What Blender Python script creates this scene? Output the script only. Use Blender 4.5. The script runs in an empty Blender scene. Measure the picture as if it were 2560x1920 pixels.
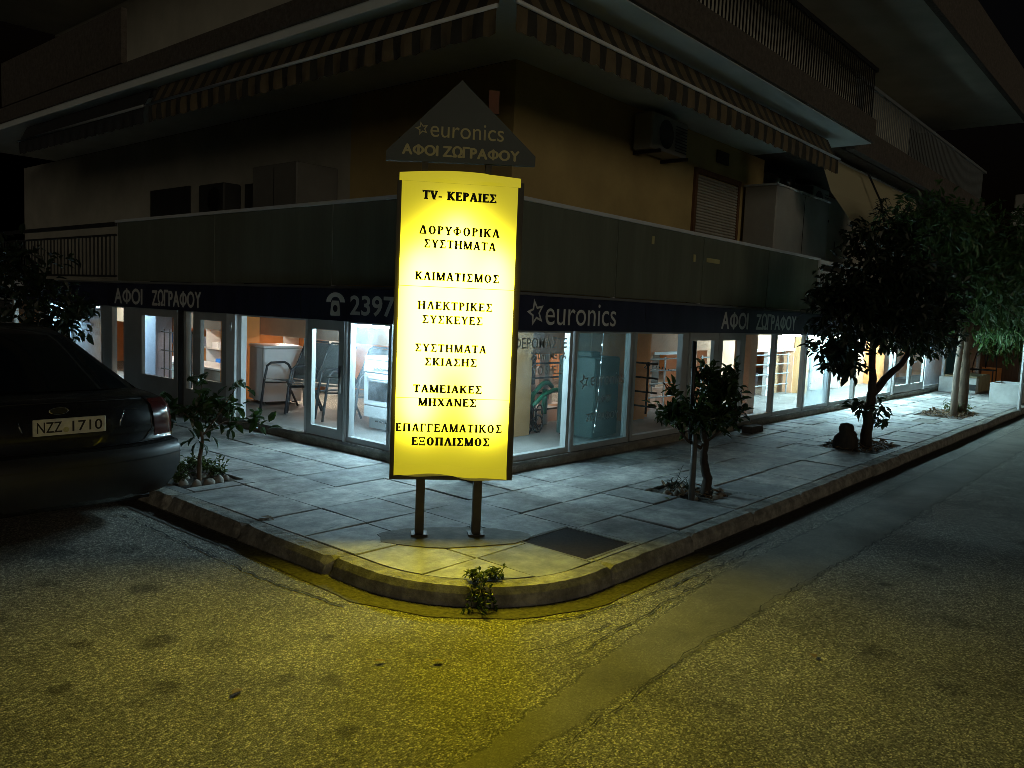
import bpy, math, random
from mathutils import Vector, Matrix
rnd = random.Random(7)
PI = math.pi
sc = bpy.context.scene
COL = sc.collection

# ------------------------------------------------------------------ camera
cam_d = bpy.data.cameras.new('camera')
cam_d.sensor_width = 36.0
cam_d.lens = 36.0 * 2013.2 / 2560.0
cam_d.clip_start = 0.05
cam_d.clip_end = 600.0
cam = bpy.data.objects.new('camera', cam_d)
COL.objects.link(cam)
_y, _p, _r = math.radians(40.4255), math.radians(5.279), math.radians(2.4159)
fwd = Vector((math.cos(_y) * math.cos(_p), math.sin(_y) * math.cos(_p), -math.sin(_p)))
rt = Vector((math.sin(_y), -math.cos(_y), 0.0))
up = rt.cross(fwd)
r2 = math.cos(_r) * rt + math.sin(_r) * up
u2 = -math.sin(_r) * rt + math.cos(_r) * up
m = Matrix((r2, u2, -fwd)).transposed().to_4x4()
m.translation = Vector((0, 0, 1.7))
cam.matrix_world = m
sc.camera = cam

# ------------------------------------------------------------------ night sky, far street light
w = bpy.data.worlds.new('World')
sc.world = w
w.use_nodes = True
wn = w.node_tree
bg = wn.nodes['Background']
sky = wn.nodes.new('ShaderNodeTexSky')
sky.sky_type = 'NISHITA'
sky.sun_disc = False
sky.sun_elevation = math.radians(-4.0)
sky.sun_rotation = math.radians(200)
wn.links.new(sky.outputs[0], bg.inputs[0])
bg.inputs[1].default_value = 0.06
sun_d = bpy.data.lights.new('sun', 'SUN')
sun_d.energy = 0.23
sun_d.angle = math.radians(26)
sun_d.color = (1.0, 0.86, 0.62)
sun = bpy.data.objects.new('sun', sun_d)
COL.objects.link(sun)
sun.rotation_euler = Vector((0.46, 0.88, -0.03)).to_track_quat('-Z', 'Y').to_euler()
sun.location = (-20, -25, 8)
sc.view_settings.view_transform = 'Standard'
sc.view_settings.look = 'None'
sc.view_settings.exposure = 0.45
sc.view_settings.gamma = 1.0
try:
    sc.cycles.use_denoising = True
    sc.cycles.denoiser = 'OPENIMAGEDENOISE'
    sc.cycles.filter_width = 0.75
    sc.cycles.max_bounces = 6
    sc.cycles.transparent_max_bounces = 24
    sc.cycles.sample_clamp_indirect = 4.0
    sc.cycles.caustics_reflective = False
    sc.cycles.caustics_refractive = False
except Exception:
    pass

# ------------------------------------------------------------------ materials
MATS = {}
def new_mat(name):
    mt = bpy.data.materials.new(name)
    mt.use_nodes = True
    MATS[name] = mt
    nt = mt.node_tree
    return mt, nt, nt.nodes['Principled BSDF'], nt.nodes['Material Output']

def nd(nt, typ, **kw):
    n = nt.nodes.new(typ)
    for k, v in kw.items():
        if k.startswith('i_'):
            n.inputs[k[2:].replace('_', ' ')].default_value = v
        else:
            setattr(n, k, v)
    return n

def coord(nt, scale=(1, 1, 1), use='Object'):
    tc = nd(nt, 'ShaderNodeTexCoord')
    mp = nd(nt, 'ShaderNodeMapping')
    mp.inputs['Scale'].default_value = scale
    nt.links.new(tc.outputs[use], mp.inputs[0])
    return mp.outputs[0]

def ramp(nt, src, stops):
    r = nd(nt, 'ShaderNodeValToRGB')
    els = r.color_ramp.elements
    while len(els) < len(stops):
        els.new(0.5)
    for e, (p, c) in zip(els, stops):
        e.position = p
        e.color = (*c, 1) if len(c) == 3 else c
    nt.links.new(src, r.inputs[0])
    return r.outputs[0]

def mixc(nt, fac, a, b, mode='MIX'):
    mx = nd(nt, 'ShaderNodeMix', data_type='RGBA', blend_type=mode)
    for sock, v in ((0, fac), (6, a), (7, b)):
        if hasattr(v, 'links'):
            nt.links.new(v, mx.inputs[sock])
        elif isinstance(v, (int, float)):
            mx.inputs[sock].default_value = v
        else:
            mx.inputs[sock].default_value = (*v, 1)
    return mx.outputs[2]

def noise(nt, vec, scale, detail=6, rough=0.6):
    n = nd(nt, 'ShaderNodeTexNoise')
    n.inputs['Scale'].default_value = scale
    n.inputs['Detail'].default_value = detail
    n.inputs['Roughness'].default_value = rough
    nt.links.new(vec, n.inputs['Vector'])
    return n.outputs[0]

def bump(nt, src, bs, strength, dist=0.01):
    b = nd(nt, 'ShaderNodeBump')
    b.inputs['Strength'].default_value = strength
    b.inputs['Distance'].default_value = dist
    nt.links.new(src, b.inputs['Height'])
    nt.links.new(b.outputs[0], bs.inputs['Normal'])
    return b

def plain(name, c, rough=0.6, var=0.18, scale=4.0, metal=0.0, bmp=0.0, fine=60.0, spec=0.5, stretch=(1, 1, 1)):
    mt, nt, bs, out = new_mat(name)
    v = coord(nt, stretch)
    n = noise(nt, v, scale)
    lo = tuple(x * (1 - var) for x in c)
    hi = tuple(min(1, x * (1 + var)) for x in c)
    nt.links.new(ramp(nt, n, [(0.3, lo), (0.7, hi)]), bs.inputs['Base Color'])
    bs.inputs['Roughness'].default_value = rough
    bs.inputs['Metallic'].default_value = metal
    bs.inputs['Specular IOR Level'].default_value = spec
    if bmp:
        bump(nt, noise(nt, v, fine), bs, bmp, 0.004)
    return mt

def emit(name, c, s):
    mt, nt, bs, out = new_mat(name)
    bs.inputs['Base Color'].default_value = (0.8, 0.8, 0.8, 1)
    bs.inputs['Emission Color'].default_value = (*c, 1)
    bs.inputs['Emission Strength'].default_value = s
    return mt

def glassy(name, tint=(0.93, 0.97, 0.96), film=None, film_amt=0.0, dirt=0.06, clear=True):
    """thin window glass: see-through, mirror reflection by Fresnel, a little dust; an optional film makes it milky"""
    mt, nt, bs, out = new_mat(name)
    nt.nodes.remove(bs)
    tr = nd(nt, 'ShaderNodeBsdfTransparent')
    tr.inputs[0].default_value = (*tint, 1)
    gl = nd(nt, 'ShaderNodeBsdfGlossy')
    gl.inputs['Roughness'].default_value = 0.02
    lw = nd(nt, 'ShaderNodeLayerWeight')
    lw.inputs[0].default_value = 0.5
    pw = nd(nt, 'ShaderNodeMath', operation='POWER')
    nt.links.new(lw.outputs['Facing'], pw.inputs[0]); pw.inputs[1].default_value = 5.0
    fr = nd(nt, 'ShaderNodeMath', operation='MULTIPLY_ADD')
    nt.links.new(pw.outputs[0], fr.inputs[0]); fr.inputs[1].default_value = 0.9; fr.inputs[2].default_value = 0.06
    mx = nd(nt, 'ShaderNodeMixShader')
    nt.links.new(fr.outputs[0], mx.inputs[0])
    nt.links.new(tr.outputs[0], mx.inputs[1])
    nt.links.new(gl.outputs[0], mx.inputs[2])
    df = nd(nt, 'ShaderNodeBsdfDiffuse')
    tl = nd(nt, 'ShaderNodeBsdfTranslucent')
    fc = film or (0.6, 0.65, 0.65)
    df.inputs[0].default_value = (*fc, 1)
    tl.inputs[0].default_value = (*fc, 1)
    ad = nd(nt, 'ShaderNodeMixShader')
    ad.inputs[0].default_value = 0.55
    nt.links.new(df.outputs[0], ad.inputs[1])
    nt.links.new(tl.outputs[0], ad.inputs[2])
    m2 = nd(nt, 'ShaderNodeMixShader')
    v = coord(nt)
    n = noise(nt, v, 3.0, 8, 0.75)
    mr = nd(nt, 'ShaderNodeMapRange')
    mr.inputs['From Min'].default_value = 0.35
    mr.inputs['From Max'].default_value = 0.8
    mr.inputs['To Min'].default_value = film_amt
    mr.inputs['To Max'].default_value = film_amt + dirt
    nt.links.new(n, mr.inputs[0])
    nt.links.new(mr.outputs[0], m2.inputs[0])
    nt.links.new(mx.outputs[0], m2.inputs[1])
    nt.links.new(ad.outputs[0], m2.inputs[2])
    nt.links.new(m2.outputs[0], out.inputs[0])
    return mt

def leafmat(name, c, c2, rough=0.35):
    mt, nt, bs, out = new_mat(name)
    g = nd(nt, 'ShaderNodeNewGeometry')
    nt.links.new(ramp(nt, g.outputs['Random Per Island'], [(0.0, c), (1.0, c2)]), bs.inputs['Base Color'])
    bs.inputs['Roughness'].default_value = rough
    tl = nd(nt, 'ShaderNodeBsdfTranslucent')
    tl.inputs[0].default_value = (c2[0] * 1.2, c2[1] * 1.4, c2[2], 1)
    mx = nd(nt, 'ShaderNodeMixShader')
    mx.inputs[0].default_value = 0.18
    nt.links.new(bs.outputs[0], mx.inputs[1])
    nt.links.new(tl.outputs[0], mx.inputs[2])
    nt.links.new(mx.outputs[0], out.inputs[0])
    return mt

# oil and gum stains on the road: place, radius, depth
RD_ = 0.052
SPOTS = [(2.12, 4.55, .10, .55), (1.83, 3.78, .09, .6), (1.98, 3.55, .12, .35), (1.55, 4.0, .06, .6), (1.62, 3.30, .07, .55), (1.30, 3.60, .06, .6), (2.35, 5.35, .12, .4), (2.0, 5.55, .13, .5), (2.18, 2.85, .07, .5),
         (2.05, 3.0, .05, .55), (1.95, 2.45, .05, .55), (1.75, 5.0, .07, .4), (1.35, 4.6, .08, .45), (2.45, 3.25, .05, .45), (3.25, 1.45, .07, .35), (4.4, 1.15, .10, .45), (5.2, 0.95, .12, .4), (4.2, 0.75, .09, .4), (6.2, 1.35, .10, .35), (7.6, 0.9, .14, .35), (5.6, 1.45, .05, .5), (3.1, 2.15, .06, .3)]
# --- asphalt: pale worn aggregate, dark oil spots, a smooth trench patch along the street
mt, nt, bs, out = new_mat('asphalt')
v = coord(nt)
vo = nd(nt, 'ShaderNodeTexVoronoi'); vo.inputs['Scale'].default_value = 125
nt.links.new(v, vo.inputs['Vector'])
vc = nd(nt, 'ShaderNodeSeparateColor'); nt.links.new(vo.outputs['Color'], vc.inputs[0])
stone = ramp(nt, vc.outputs[0], [(0.0, (0.12, 0.118, 0.11)), (0.45, (0.29, 0.285, 0.26)), (0.78, (0.42, 0.41, 0.37)), (0.9, (0.72, 0.70, 0.62)), (1.0, (0.8, 0.78, 0.7))])
edge = ramp(nt, vo.outputs['Distance'], [(0.0, (1, 1, 1)), (0.5, (0.9, 0.9, 0.9)), (0.85, (0.42, 0.42, 0.42))])
base = mixc(nt, 1.0, stone, edge, 'MULTIPLY')
big = ramp(nt, noise(nt, v, 0.9, 8, 0.7), [(0.33, (0.60, 0.58, 0.55)), (0.66, (1.25, 1.22, 1.14))])
base = mixc(nt, 1.0, base, big, 'MULTIPLY')
nz = nd(nt, 'ShaderNodeTexNoise'); nz.inputs['Scale'].default_value = 9; nz.inputs['Detail'].default_value = 5
nt.links.new(v, nz.inputs['Vector'])
wv = nd(nt, 'ShaderNodeVectorMath', operation='MULTIPLY_ADD')
nt.links.new(nz.outputs['Color'], wv.inputs[0]); wv.inputs[1].default_value = (0.10, 0.10, 0); nt.links.new(v, wv.inputs[2])
spots = None
for sx_, sy_, sr_, sk_ in SPOTS:
    ds_ = nd(nt, 'ShaderNodeVectorMath', operation='DISTANCE'); nt.links.new(wv.outputs[0], ds_.inputs[0]); ds_.inputs[1].default_value = (sx_ * 0.965 + 0.05, sy_ * 0.965 + 0.05, RD_)
    mr_ = nd(nt, 'ShaderNodeMapRange'); nt.links.new(ds_.outputs['Value'], mr_.inputs[0])
    mr_.inputs['From Min'].default_value = sr_ * 0.55; mr_.inputs['From Max'].default_value = sr_ * 1.15
    mr_.inputs['To Min'].default_value = 1 - sk_; mr_.inputs['To Max'].default_value = 1.0
    if spots is None: spots = mr_.outputs[0]
    else:
        mm_ = nd(nt, 'ShaderNodeMath', operation='MULTIPLY'); nt.links.new(spots, mm_.inputs[0]); nt.links.new(mr_.outputs[0], mm_.inputs[1]); spots = mm_.outputs[0]
base = mixc(nt, 1.0, base, spots, 'MULTIPLY')
fn = ramp(nt, noise(nt, v, 300, 3, 0.6), [(0.35, (0.75, 0.75, 0.75)), (0.65, (1.2, 1.2, 1.2))])
base = mixc(nt, 1.0, base, fn, 'MULTIPLY')
# old trench repair along the right street: finer, darker mix with ragged edges
sv = nd(nt, 'ShaderNodeSeparateXYZ'); nt.links.new(wv.outputs[0], sv.inputs[0])
def MM(op, a_, b_=None, c_=None):
    q_ = nd(nt, 'ShaderNodeMath', operation=op)
    for i_, t__ in enumerate((a_, b_, c_)):
        if t__ is None: continue
        if hasattr(t__, 'links'): nt.links.new(t__, q_.inputs[i_])
        else: q_.inputs[i_].default_value = t__
    return q_.outputs[0]
xx, yy_ = sv.outputs[0], sv.outputs[1]
rise = nd(nt, 'ShaderNodeMapRange'); nt.links.new(xx, rise.inputs[0])
for k_, v_ in (('From Min', 2.2), ('From Max', 4.7), ('To Min', 1.97), ('To Max', 2.28)): rise.inputs[k_].default_value = v_
m_up = MM('MULTIPLY', MM('SUBTRACT', rise.outputs[0], yy_), 45.0)
m_lo = MM('MULTIPLY', MM('SUBTRACT', yy_, 1.81), 45.0)
band = MM('MINIMUM', m_up, m_lo)
bc = nd(nt, 'ShaderNodeClamp'); nt.links.new(band, bc.inputs[0])
fine = ramp(nt, noise(nt, v, 150, 4, 0.7), [(0.3, (0.13, 0.128, 0.115)), (0.7, (0.30, 0.29, 0.26))])
fine = mixc(nt, 1.0, fine, big, 'MULTIPLY')
base = mixc(nt, MM('MULTIPLY', bc.outputs[0], 0.85), base, fine)
seam = nd(nt, 'ShaderNodeMapRange'); nt.links.new(MM('ABSOLUTE', band), seam.inputs[0])
for k_, v_ in (('From Min', 0.0), ('From Max', 0.7), ('To Min', 0.55), ('To Max', 1.0)): seam.inputs[k_].default_value = v_
base = mixc(nt, 1.0, base, seam.outputs[0], 'MULTIPLY')
nt.links.new(base, bs.inputs['Base Color'])
bs.inputs['Roughness'].default_value = 0.8
bs.inputs['Specular IOR Level'].default_value = 0.3
hb = MM('MULTIPLY', vo.outputs['Distance'], MM('SUBTRACT', 1.0, bc.outputs[0]))
bump(nt, hb, bs, 0.55, -0.005)
mt, nt, bs, out = new_mat('patch_asphalt')
v = coord(nt)
n = noise(nt, v, 70, 6, 0.7)
c = ramp(nt, n, [(0.3, (0.17, 0.167, 0.15)), (0.7, (0.30, 0.29, 0.26))])
c = mixc(nt, 1.0, c, ramp(nt, noise(nt, v, 2.2), [(0.3, (0.75, 0.75, 0.75)), (0.7, (1.1, 1.1, 1.1))]), 'MULTIPLY')
nt.links.new(c, bs.inputs['Base Color']); bs.inputs['Roughness'].default_value = 0.7
bump(nt, n, bs, 0.5, 0.004)
# --- paving slabs: worn concrete, each slab its own tone, pale worn centres
mt, nt, bs, out = new_mat('slab')
v = coord(nt)
g = nd(nt, 'ShaderNodeNewGeometry')
tone = ramp(nt, g.outputs['Random Per Island'], [(0.0, (0.28, 0.285, 0.285)), (0.5, (0.38, 0.38, 0.37)), (1.0, (0.48, 0.475, 0.46))])
n1 = noise(nt, v, 5.0, 10, 0.72)
tone = mixc(nt, 1.0, tone, ramp(nt, n1, [(0.30, (0.42, 0.42, 0.43)), (0.5, (0.88, 0.88, 0.88)), (0.68, (1.45, 1.44, 1.40))]), 'MULTIPLY')
n3 = noise(nt, v, 1.1, 6, 0.7)
tone = mixc(nt, 1.0, tone, ramp(nt, n3, [(0.36, (0.6, 0.6, 0.6)), (0.58, (1.08, 1.08, 1.06))]), 'MULTIPLY')
n2 = noise(nt, coord(nt, (1, 3.5, 1)), 3.2, 8, 0.8)
tone = mixc(nt, ramp(nt, n2, [(0.56, (0, 0, 0)), (0.66, (0.75, 0.75, 0.75))]), tone, (0.13, 0.125, 0.115))
nt.links.new(tone, bs.inputs['Base Color']); bs.inputs['Roughness'].default_value = 0.72
bump(nt, noise(nt, v, 26, 8, 0.7), bs, 0.45, 0.006)
plain('grout', (0.045, 0.043, 0.04), 0.95, 0.4, 20, bmp=0.4)
mt, nt, bs, out = new_mat('kerb')
v = coord(nt)
c = ramp(nt, noise(nt, v, 9, 9, 0.75), [(0.3, (0.11, 0.105, 0.09)), (0.48, (0.25, 0.24, 0.21)), (0.64, (0.46, 0.44, 0.38))])
nt.links.new(c, bs.inputs['Base Color']); bs.inputs['Roughness'].default_value = 0.85
bump(nt, noise(nt, v, 22, 9, 0.75), bs, 0.9, 0.012)
plain('gutter', (0.11, 0.10, 0.082), 0.9, 0.55, 38, bmp=0.8, fine=70)
plain('footing', (0.19, 0.18, 0.155), 0.85, 0.35, 9, bmp=0.7, fine=30)
mt, nt, bs, out = new_mat('rust_plate')
v = coord(nt)
ck = nd(nt, 'ShaderNodeTexChecker'); ck.inputs['Scale'].default_value = 70
nt.links.new(v, ck.inputs['Vector'])
c = ramp(nt, noise(nt, v, 30), [(0.3, (0.014, 0.010, 0.008)), (0.7, (0.035, 0.023, 0.017))])
nt.links.new(c, bs.inputs['Base Color']); bs.inputs['Roughness'].default_value = 0.85; bs.inputs['Specular IOR Level'].default_value = 0.12
bump(nt, ck.outputs['Fac'], bs, 0.6, 0.004)
plain('soil', (0.05, 0.036, 0.024), 0.95, 0.5, 30, bmp=0.9, fine=40)
plain('stone', (0.24, 0.22, 0.185), 0.8, 0.3, 12, bmp=0.5)
plain('litter', (0.16, 0.10, 0.05), 0.8, 0.5, 25)
plain('bark', (0.11, 0.08, 0.055), 0.9, 0.4, 20, bmp=0.9, fine=45, stretch=(1, 1, 0.25))
plain('dark_bark', (0.035, 0.027, 0.02), 0.9, 0.4, 20, bmp=0.9, fine=45, stretch=(1, 1, 0.25))
plain('stake_wood', (0.24, 0.20, 0.16), 0.8, 0.3, 20, stretch=(1, 1, 0.15))
plain('grey_stake', (0.085, 0.085, 0.08), 0.6, 0.2, 20)
leafmat('citrus_leaf', (0.012, 0.030, 0.010), (0.035, 0.065, 0.018), 0.32)
leafmat('dark_leaf', (0.008, 0.016, 0.007), (0.018, 0.032, 0.012), 0.45)
leafmat('tree_leaf', (0.028, 0.075, 0.028), (0.08, 0.16, 0.055), 0.42)
leafmat('bright_leaf', (0.03, 0.07, 0.015), (0.09, 0.14, 0.03), 0.45)
leafmat('weed_leaf', (0.03, 0.05, 0.012), (0.08, 0.11, 0.03), 0.5)
leafmat('dry_leaf', (0.18, 0.10, 0.03), (0.30, 0.19, 0.06), 0.6)
# building
mt, nt, bs, out = new_mat('plinth')
v = coord(nt)
c = ramp(nt, noise(nt, v, 6, 9, 0.75), [(0.3, (0.10, 0.095, 0.075)), (0.52, (0.2, 0.19, 0.155)), (0.7, (0.34, 0.32, 0.27))])
nt.links.new(c, bs.inputs['Base Color']); bs.inputs['Roughness'].default_value = 0.9
bump(nt, noise(nt, v, 18, 9, 0.75), bs, 0.8, 0.012)
plain('alu', (0.34, 0.36, 0.36), 0.45, 0.12, 3, spec=0.5)
plain('white_alu', (0.62, 0.66, 0.68), 0.4, 0.08, 3)
plain('dark_alu', (0.035, 0.036, 0.036), 0.45, 0.2, 3)
plain('sill_concrete', (0.17, 0.165, 0.15), 0.85, 0.35, 8, bmp=0.6, fine=25)
plain('orange_wall', (0.80, 0.33, 0.10), 0.85, 0.12, 2.5, bmp=0.2)
plain('ochre_wall', (0.46, 0.35, 0.15), 0.85, 0.14, 1.5, bmp=0.2)
plain('beige_wall', (0.64, 0.36, 0.22), 0.85, 0.1, 2.5, bmp=0.15)
plain('tan_wall', (0.56, 0.32, 0.14), 0.85, 0.12, 2.5)
plain('grey_wall', (0.44, 0.43, 0.37), 0.85, 0.15, 1.2, bmp=0.2)
plain('white_soffit', (0.70, 0.76, 0.76), 0.8, 0.08, 1.5)
plain('ceiling_white', (0.75, 0.76, 0.75), 0.8, 0.05, 2)
plain('gallery_floor', (0.19, 0.185, 0.175), 0.6, 0.22, 2.2, bmp=0.25, fine=14)
plain('shop_floor', (0.30, 0.28, 0.26), 0.5, 0.15, 3)
mt, nt, bs, out = new_mat('rough_concrete')
v = coord(nt, (1, 1, 1))
n = noise(nt, v, 14, 10, 0.8)
c = ramp(nt, n, [(0.32, (0.06, 0.05, 0.042)), (0.55, (0.13, 0.11, 0.092)), (0.7, (0.20, 0.17, 0.145))])
nt.links.new(c, bs.inputs['Base Color']); bs.inputs['Roughness'].default_value = 0.95
bump(nt, n, bs, 1.0, 0.03)
plain('navy_board', (0.022, 0.024, 0.050), 0.5, 0.4, 5, stretch=(1, 1, 0.2))
plain('letter_white', (0.62, 0.62, 0.58), 0.6, 0.06, 3)
plain('vinyl_grey', (0.42, 0.44, 0.42), 0.7, 0.05, 3)
plain('vinyl_dark', (0.10, 0.11, 0.13), 0.7, 0.05, 3)
glassy('glass')
glassy('film_glass', tint=(0.55, 0.68, 0.68), film=(0.10, 0.16, 0.16), film_amt=0.42, dirt=0.12)
glassy('blue_film_glass', tint=(0.75, 0.88, 0.92), film=(0.42, 0.55, 0.60), film_amt=0.34, dirt=0.2)
glassy('dusty_glass', tint=(0.85, 0.9, 0.92), film=(0.30, 0.36, 0.42), film_amt=0.45, dirt=0.3)
glassy('dirty_glass', tint=(0.88, 0.93, 0.96), film=(0.6, 0.68, 0.75), film_amt=0.03, dirt=0.28)
mt, nt, bs, out = new_mat('balcony_glass')
v = coord(nt, (1, 1, 0.12))
c = ramp(nt, noise(nt, v, 3.2, 8, 0.7), [(0.3, (0.135, 0.150, 0.118)), (0.5, (0.155, 0.175, 0.138)), (0.72, (0.19, 0.21, 0.17))])
nt.links.new(c, bs.inputs['Base Color']); bs.inputs['Roughness'].default_value = 0.22
plain('poster_teal', (0.035, 0.14, 0.19), 0.5, 0.25, 6)
plain('poster_blue', (0.20, 0.30, 0.44), 0.6, 0.25, 2)
plain('shutter', (0.40, 0.38, 0.33), 0.6, 0.1, 3)
plain('brown_door', (0.13, 0.065, 0.03), 0.6, 0.25, 6, stretch=(6, 6, 0.6))
plain('shade_grey', (0.14, 0.14, 0.13), 0.7, 0.15, 2)
plain('cabinet_grey', (0.33, 0.33, 0.31), 0.6, 0.12, 2)
for NM_, AX_ in (('awning_stripe', 0), ('awning_side_stripe', 1)):
    mt, nt, bs, out = new_mat(NM_)
    v = coord(nt)
    sx = nd(nt, 'ShaderNodeSeparateXYZ'); nt.links.new(v, sx.inputs[0])
    ad = nd(nt, 'ShaderNodeMath', operation='ADD'); nt.links.new(sx.outputs[AX_], ad.inputs[0]); ad.inputs[1].default_value = 2.7
    md = nd(nt, 'ShaderNodeMath', operation='MODULO'); nt.links.new(ad.outputs[0], md.inputs[0]); md.inputs[1].default_value = 0.27
    c = ramp(nt, md.outputs[0], [(0.0, (0.15, 0.115, 0.065)), (0.145, (0.15, 0.115, 0.065)), (0.15, (0.04, 0.037, 0.03)), (0.27, (0.04, 0.037, 0.03))])
    c = mixc(nt, 1.0, c, ramp(nt, noise(nt, v, 3), [(0.3, (0.7, 0.7, 0.7)), (0.7, (1.1, 1.1, 1.1))]), 'MULTIPLY')
    nt.links.new(c, bs.inputs['Base Color']); bs.inputs['Roughness'].default_value = 0.85
mt, nt, bs, out = new_mat('awning_beige')
v = coord(nt)
sx = nd(nt, 'ShaderNodeSeparateXYZ'); nt.links.new(v, sx.inputs[0])
md = nd(nt, 'ShaderNodeMath', operation='MODULO'); nt.links.new(sx.outputs[2], md.inputs[0]); md.inputs[1].default_value = 0.05
c = ramp(nt, md.outputs[0], [(0.0, (0.46, 0.42, 0.27)), (0.026, (0.46, 0.42, 0.27)), (0.028, (0.22, 0.19, 0.12)), (0.05, (0.22, 0.19, 0.12))])
nt.links.new(c, bs.inputs['Base Color']); bs.inputs['Roughness'].default_value = 0.85
plain('awning_dark', (0.028, 0.03, 0.032), 0.85, 0.2, 4)
plain('white_paint', (0.72, 0.72, 0.70), 0.4, 0.05, 5)
plain('appliance', (0.78, 0.79, 0.80), 0.3, 0.04, 3)
plain('appliance_side', (0.60, 0.62, 0.62), 0.4, 0.06, 3)
plain('black_plastic', (0.015, 0.015, 0.016), 0.3, 0.2, 5)
plain('dark_glass', (0.02, 0.022, 0.024), 0.08, 0.1, 5)
plain('black_metal', (0.012, 0.012, 0.012), 0.5, 0.2, 5)
plain('grey_metal', (0.30, 0.33, 0.34), 0.4, 0.1, 5, metal=0.4)
plain('chair_frame', (0.045, 0.047, 0.052), 0.4, 0.15, 5)
plain('chair_fabric', (0.17, 0.18, 0.18), 0.85, 0.2, 40)
plain('teal_box', (0.035, 0.075, 0.072), 0.4, 0.15, 2)
plain('green_hose', (0.03, 0.24, 0.13), 0.45, 0.15, 8)
plain('cardboard', (0.42, 0.27, 0.15), 0.85, 0.15, 5)
plain('blue_box', (0.03, 0.19, 0.62), 0.5, 0.2, 5)
plain('lilac_panel', (0.27, 0.29, 0.36), 0.6, 0.15, 2)
plain('white_concrete', (0.52, 0.55, 0.54), 0.85, 0.18, 5, bmp=0.5, fine=25)
plain('yellow_concrete', (0.32, 0.28, 0.17), 0.9, 0.2, 5, bmp=0.5, fine=25)
plain('steel', (0.5, 0.5, 0.5), 0.3, 0.1, 8, metal=0.9)
emit('tube_light', (0.56, 0.86, 1.0), 400.0)
emit('bright_tube', (0.58, 0.90, 1.0), 820.0)
emit('room_tube', (1.0, 0.86, 0.74), 200.0)
emit('led_dot', (0.85, 0.95, 1.0), 6.0)
plain('sign_housing', (0.018, 0.014, 0.009), 0.55, 0.3, 6)
plain('sign_post', (0.035, 0.028, 0.02), 0.6, 0.3, 12)
plain('gable_blue', (0.050, 0.066, 0.068), 0.55, 0.1, 3)
plain('gable_letter', (0.50, 0.46, 0.24), 0.6, 0.06, 3)
plain('chimney_orange', (0.13, 0.034, 0.007), 0.6, 0.1, 3)
plain('ink', (0.012, 0.008, 0.003), 0.7, 0.2, 3)
plain('tape', (0.45, 0.42, 0.2), 0.5, 0.1, 3)
# car
mt, nt, bs, out = new_mat('car_paint')
bs.inputs['Base Color'].default_value = (0.014, 0.0135, 0.013, 1)
bs.inputs['Roughness'].default_value = 0.26
bs.inputs['Coat Weight'].default_value = 0.7
bs.inputs['Coat Roughness'].default_value = 0.06
v = coord(nt); bump(nt, noise(nt, v, 1.5, 2), bs, 0.05, 0.02)
plain('bumper_plastic', (0.026, 0.025, 0.024), 0.42, 0.15, 6)
plain('car_glass', (0.006, 0.008, 0.008), 0.06, 0.1, 3)
mt, nt, bs, out = new_mat('tail_lens')
bs.inputs['Base Color'].default_value = (0.05, 0.008, 0.006, 1)
bs.inputs['Roughness'].default_value = 0.16
bs.inputs['Specular IOR Level'].default_value = 0.25
plain('plate_face', (0.60, 0.57, 0.46), 0.55, 0.15, 30)
plain('chrome', (0.55, 0.55, 0.55), 0.12, 0.05, 5, metal=1.0)
plain('tyre', (0.012, 0.012, 0.012), 0.85, 0.2, 20)

# --- back-lit sheet: emission bands stand in for fluorescent tubes, which are not built
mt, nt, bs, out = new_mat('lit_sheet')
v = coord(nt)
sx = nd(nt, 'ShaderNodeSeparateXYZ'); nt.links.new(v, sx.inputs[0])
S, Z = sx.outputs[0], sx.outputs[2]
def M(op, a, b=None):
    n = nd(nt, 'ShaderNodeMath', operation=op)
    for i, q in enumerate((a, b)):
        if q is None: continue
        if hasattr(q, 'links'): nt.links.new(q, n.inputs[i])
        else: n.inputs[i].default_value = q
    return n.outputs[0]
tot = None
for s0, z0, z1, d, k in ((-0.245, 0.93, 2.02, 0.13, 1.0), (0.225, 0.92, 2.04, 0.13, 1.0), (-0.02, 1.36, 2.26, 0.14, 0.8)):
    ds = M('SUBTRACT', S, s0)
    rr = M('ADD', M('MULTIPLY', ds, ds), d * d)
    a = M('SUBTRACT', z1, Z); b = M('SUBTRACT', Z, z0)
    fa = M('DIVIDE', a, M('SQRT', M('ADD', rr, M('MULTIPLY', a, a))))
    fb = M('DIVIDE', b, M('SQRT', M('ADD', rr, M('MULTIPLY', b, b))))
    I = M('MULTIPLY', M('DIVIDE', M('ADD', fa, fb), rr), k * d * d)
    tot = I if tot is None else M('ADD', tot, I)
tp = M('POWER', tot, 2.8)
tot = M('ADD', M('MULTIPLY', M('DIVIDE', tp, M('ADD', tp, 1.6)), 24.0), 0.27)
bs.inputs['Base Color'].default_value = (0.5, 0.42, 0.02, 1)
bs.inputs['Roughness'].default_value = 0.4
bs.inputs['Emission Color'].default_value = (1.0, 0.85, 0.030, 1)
nt.links.new(tot, bs.inputs['Emission Strength'])

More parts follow.
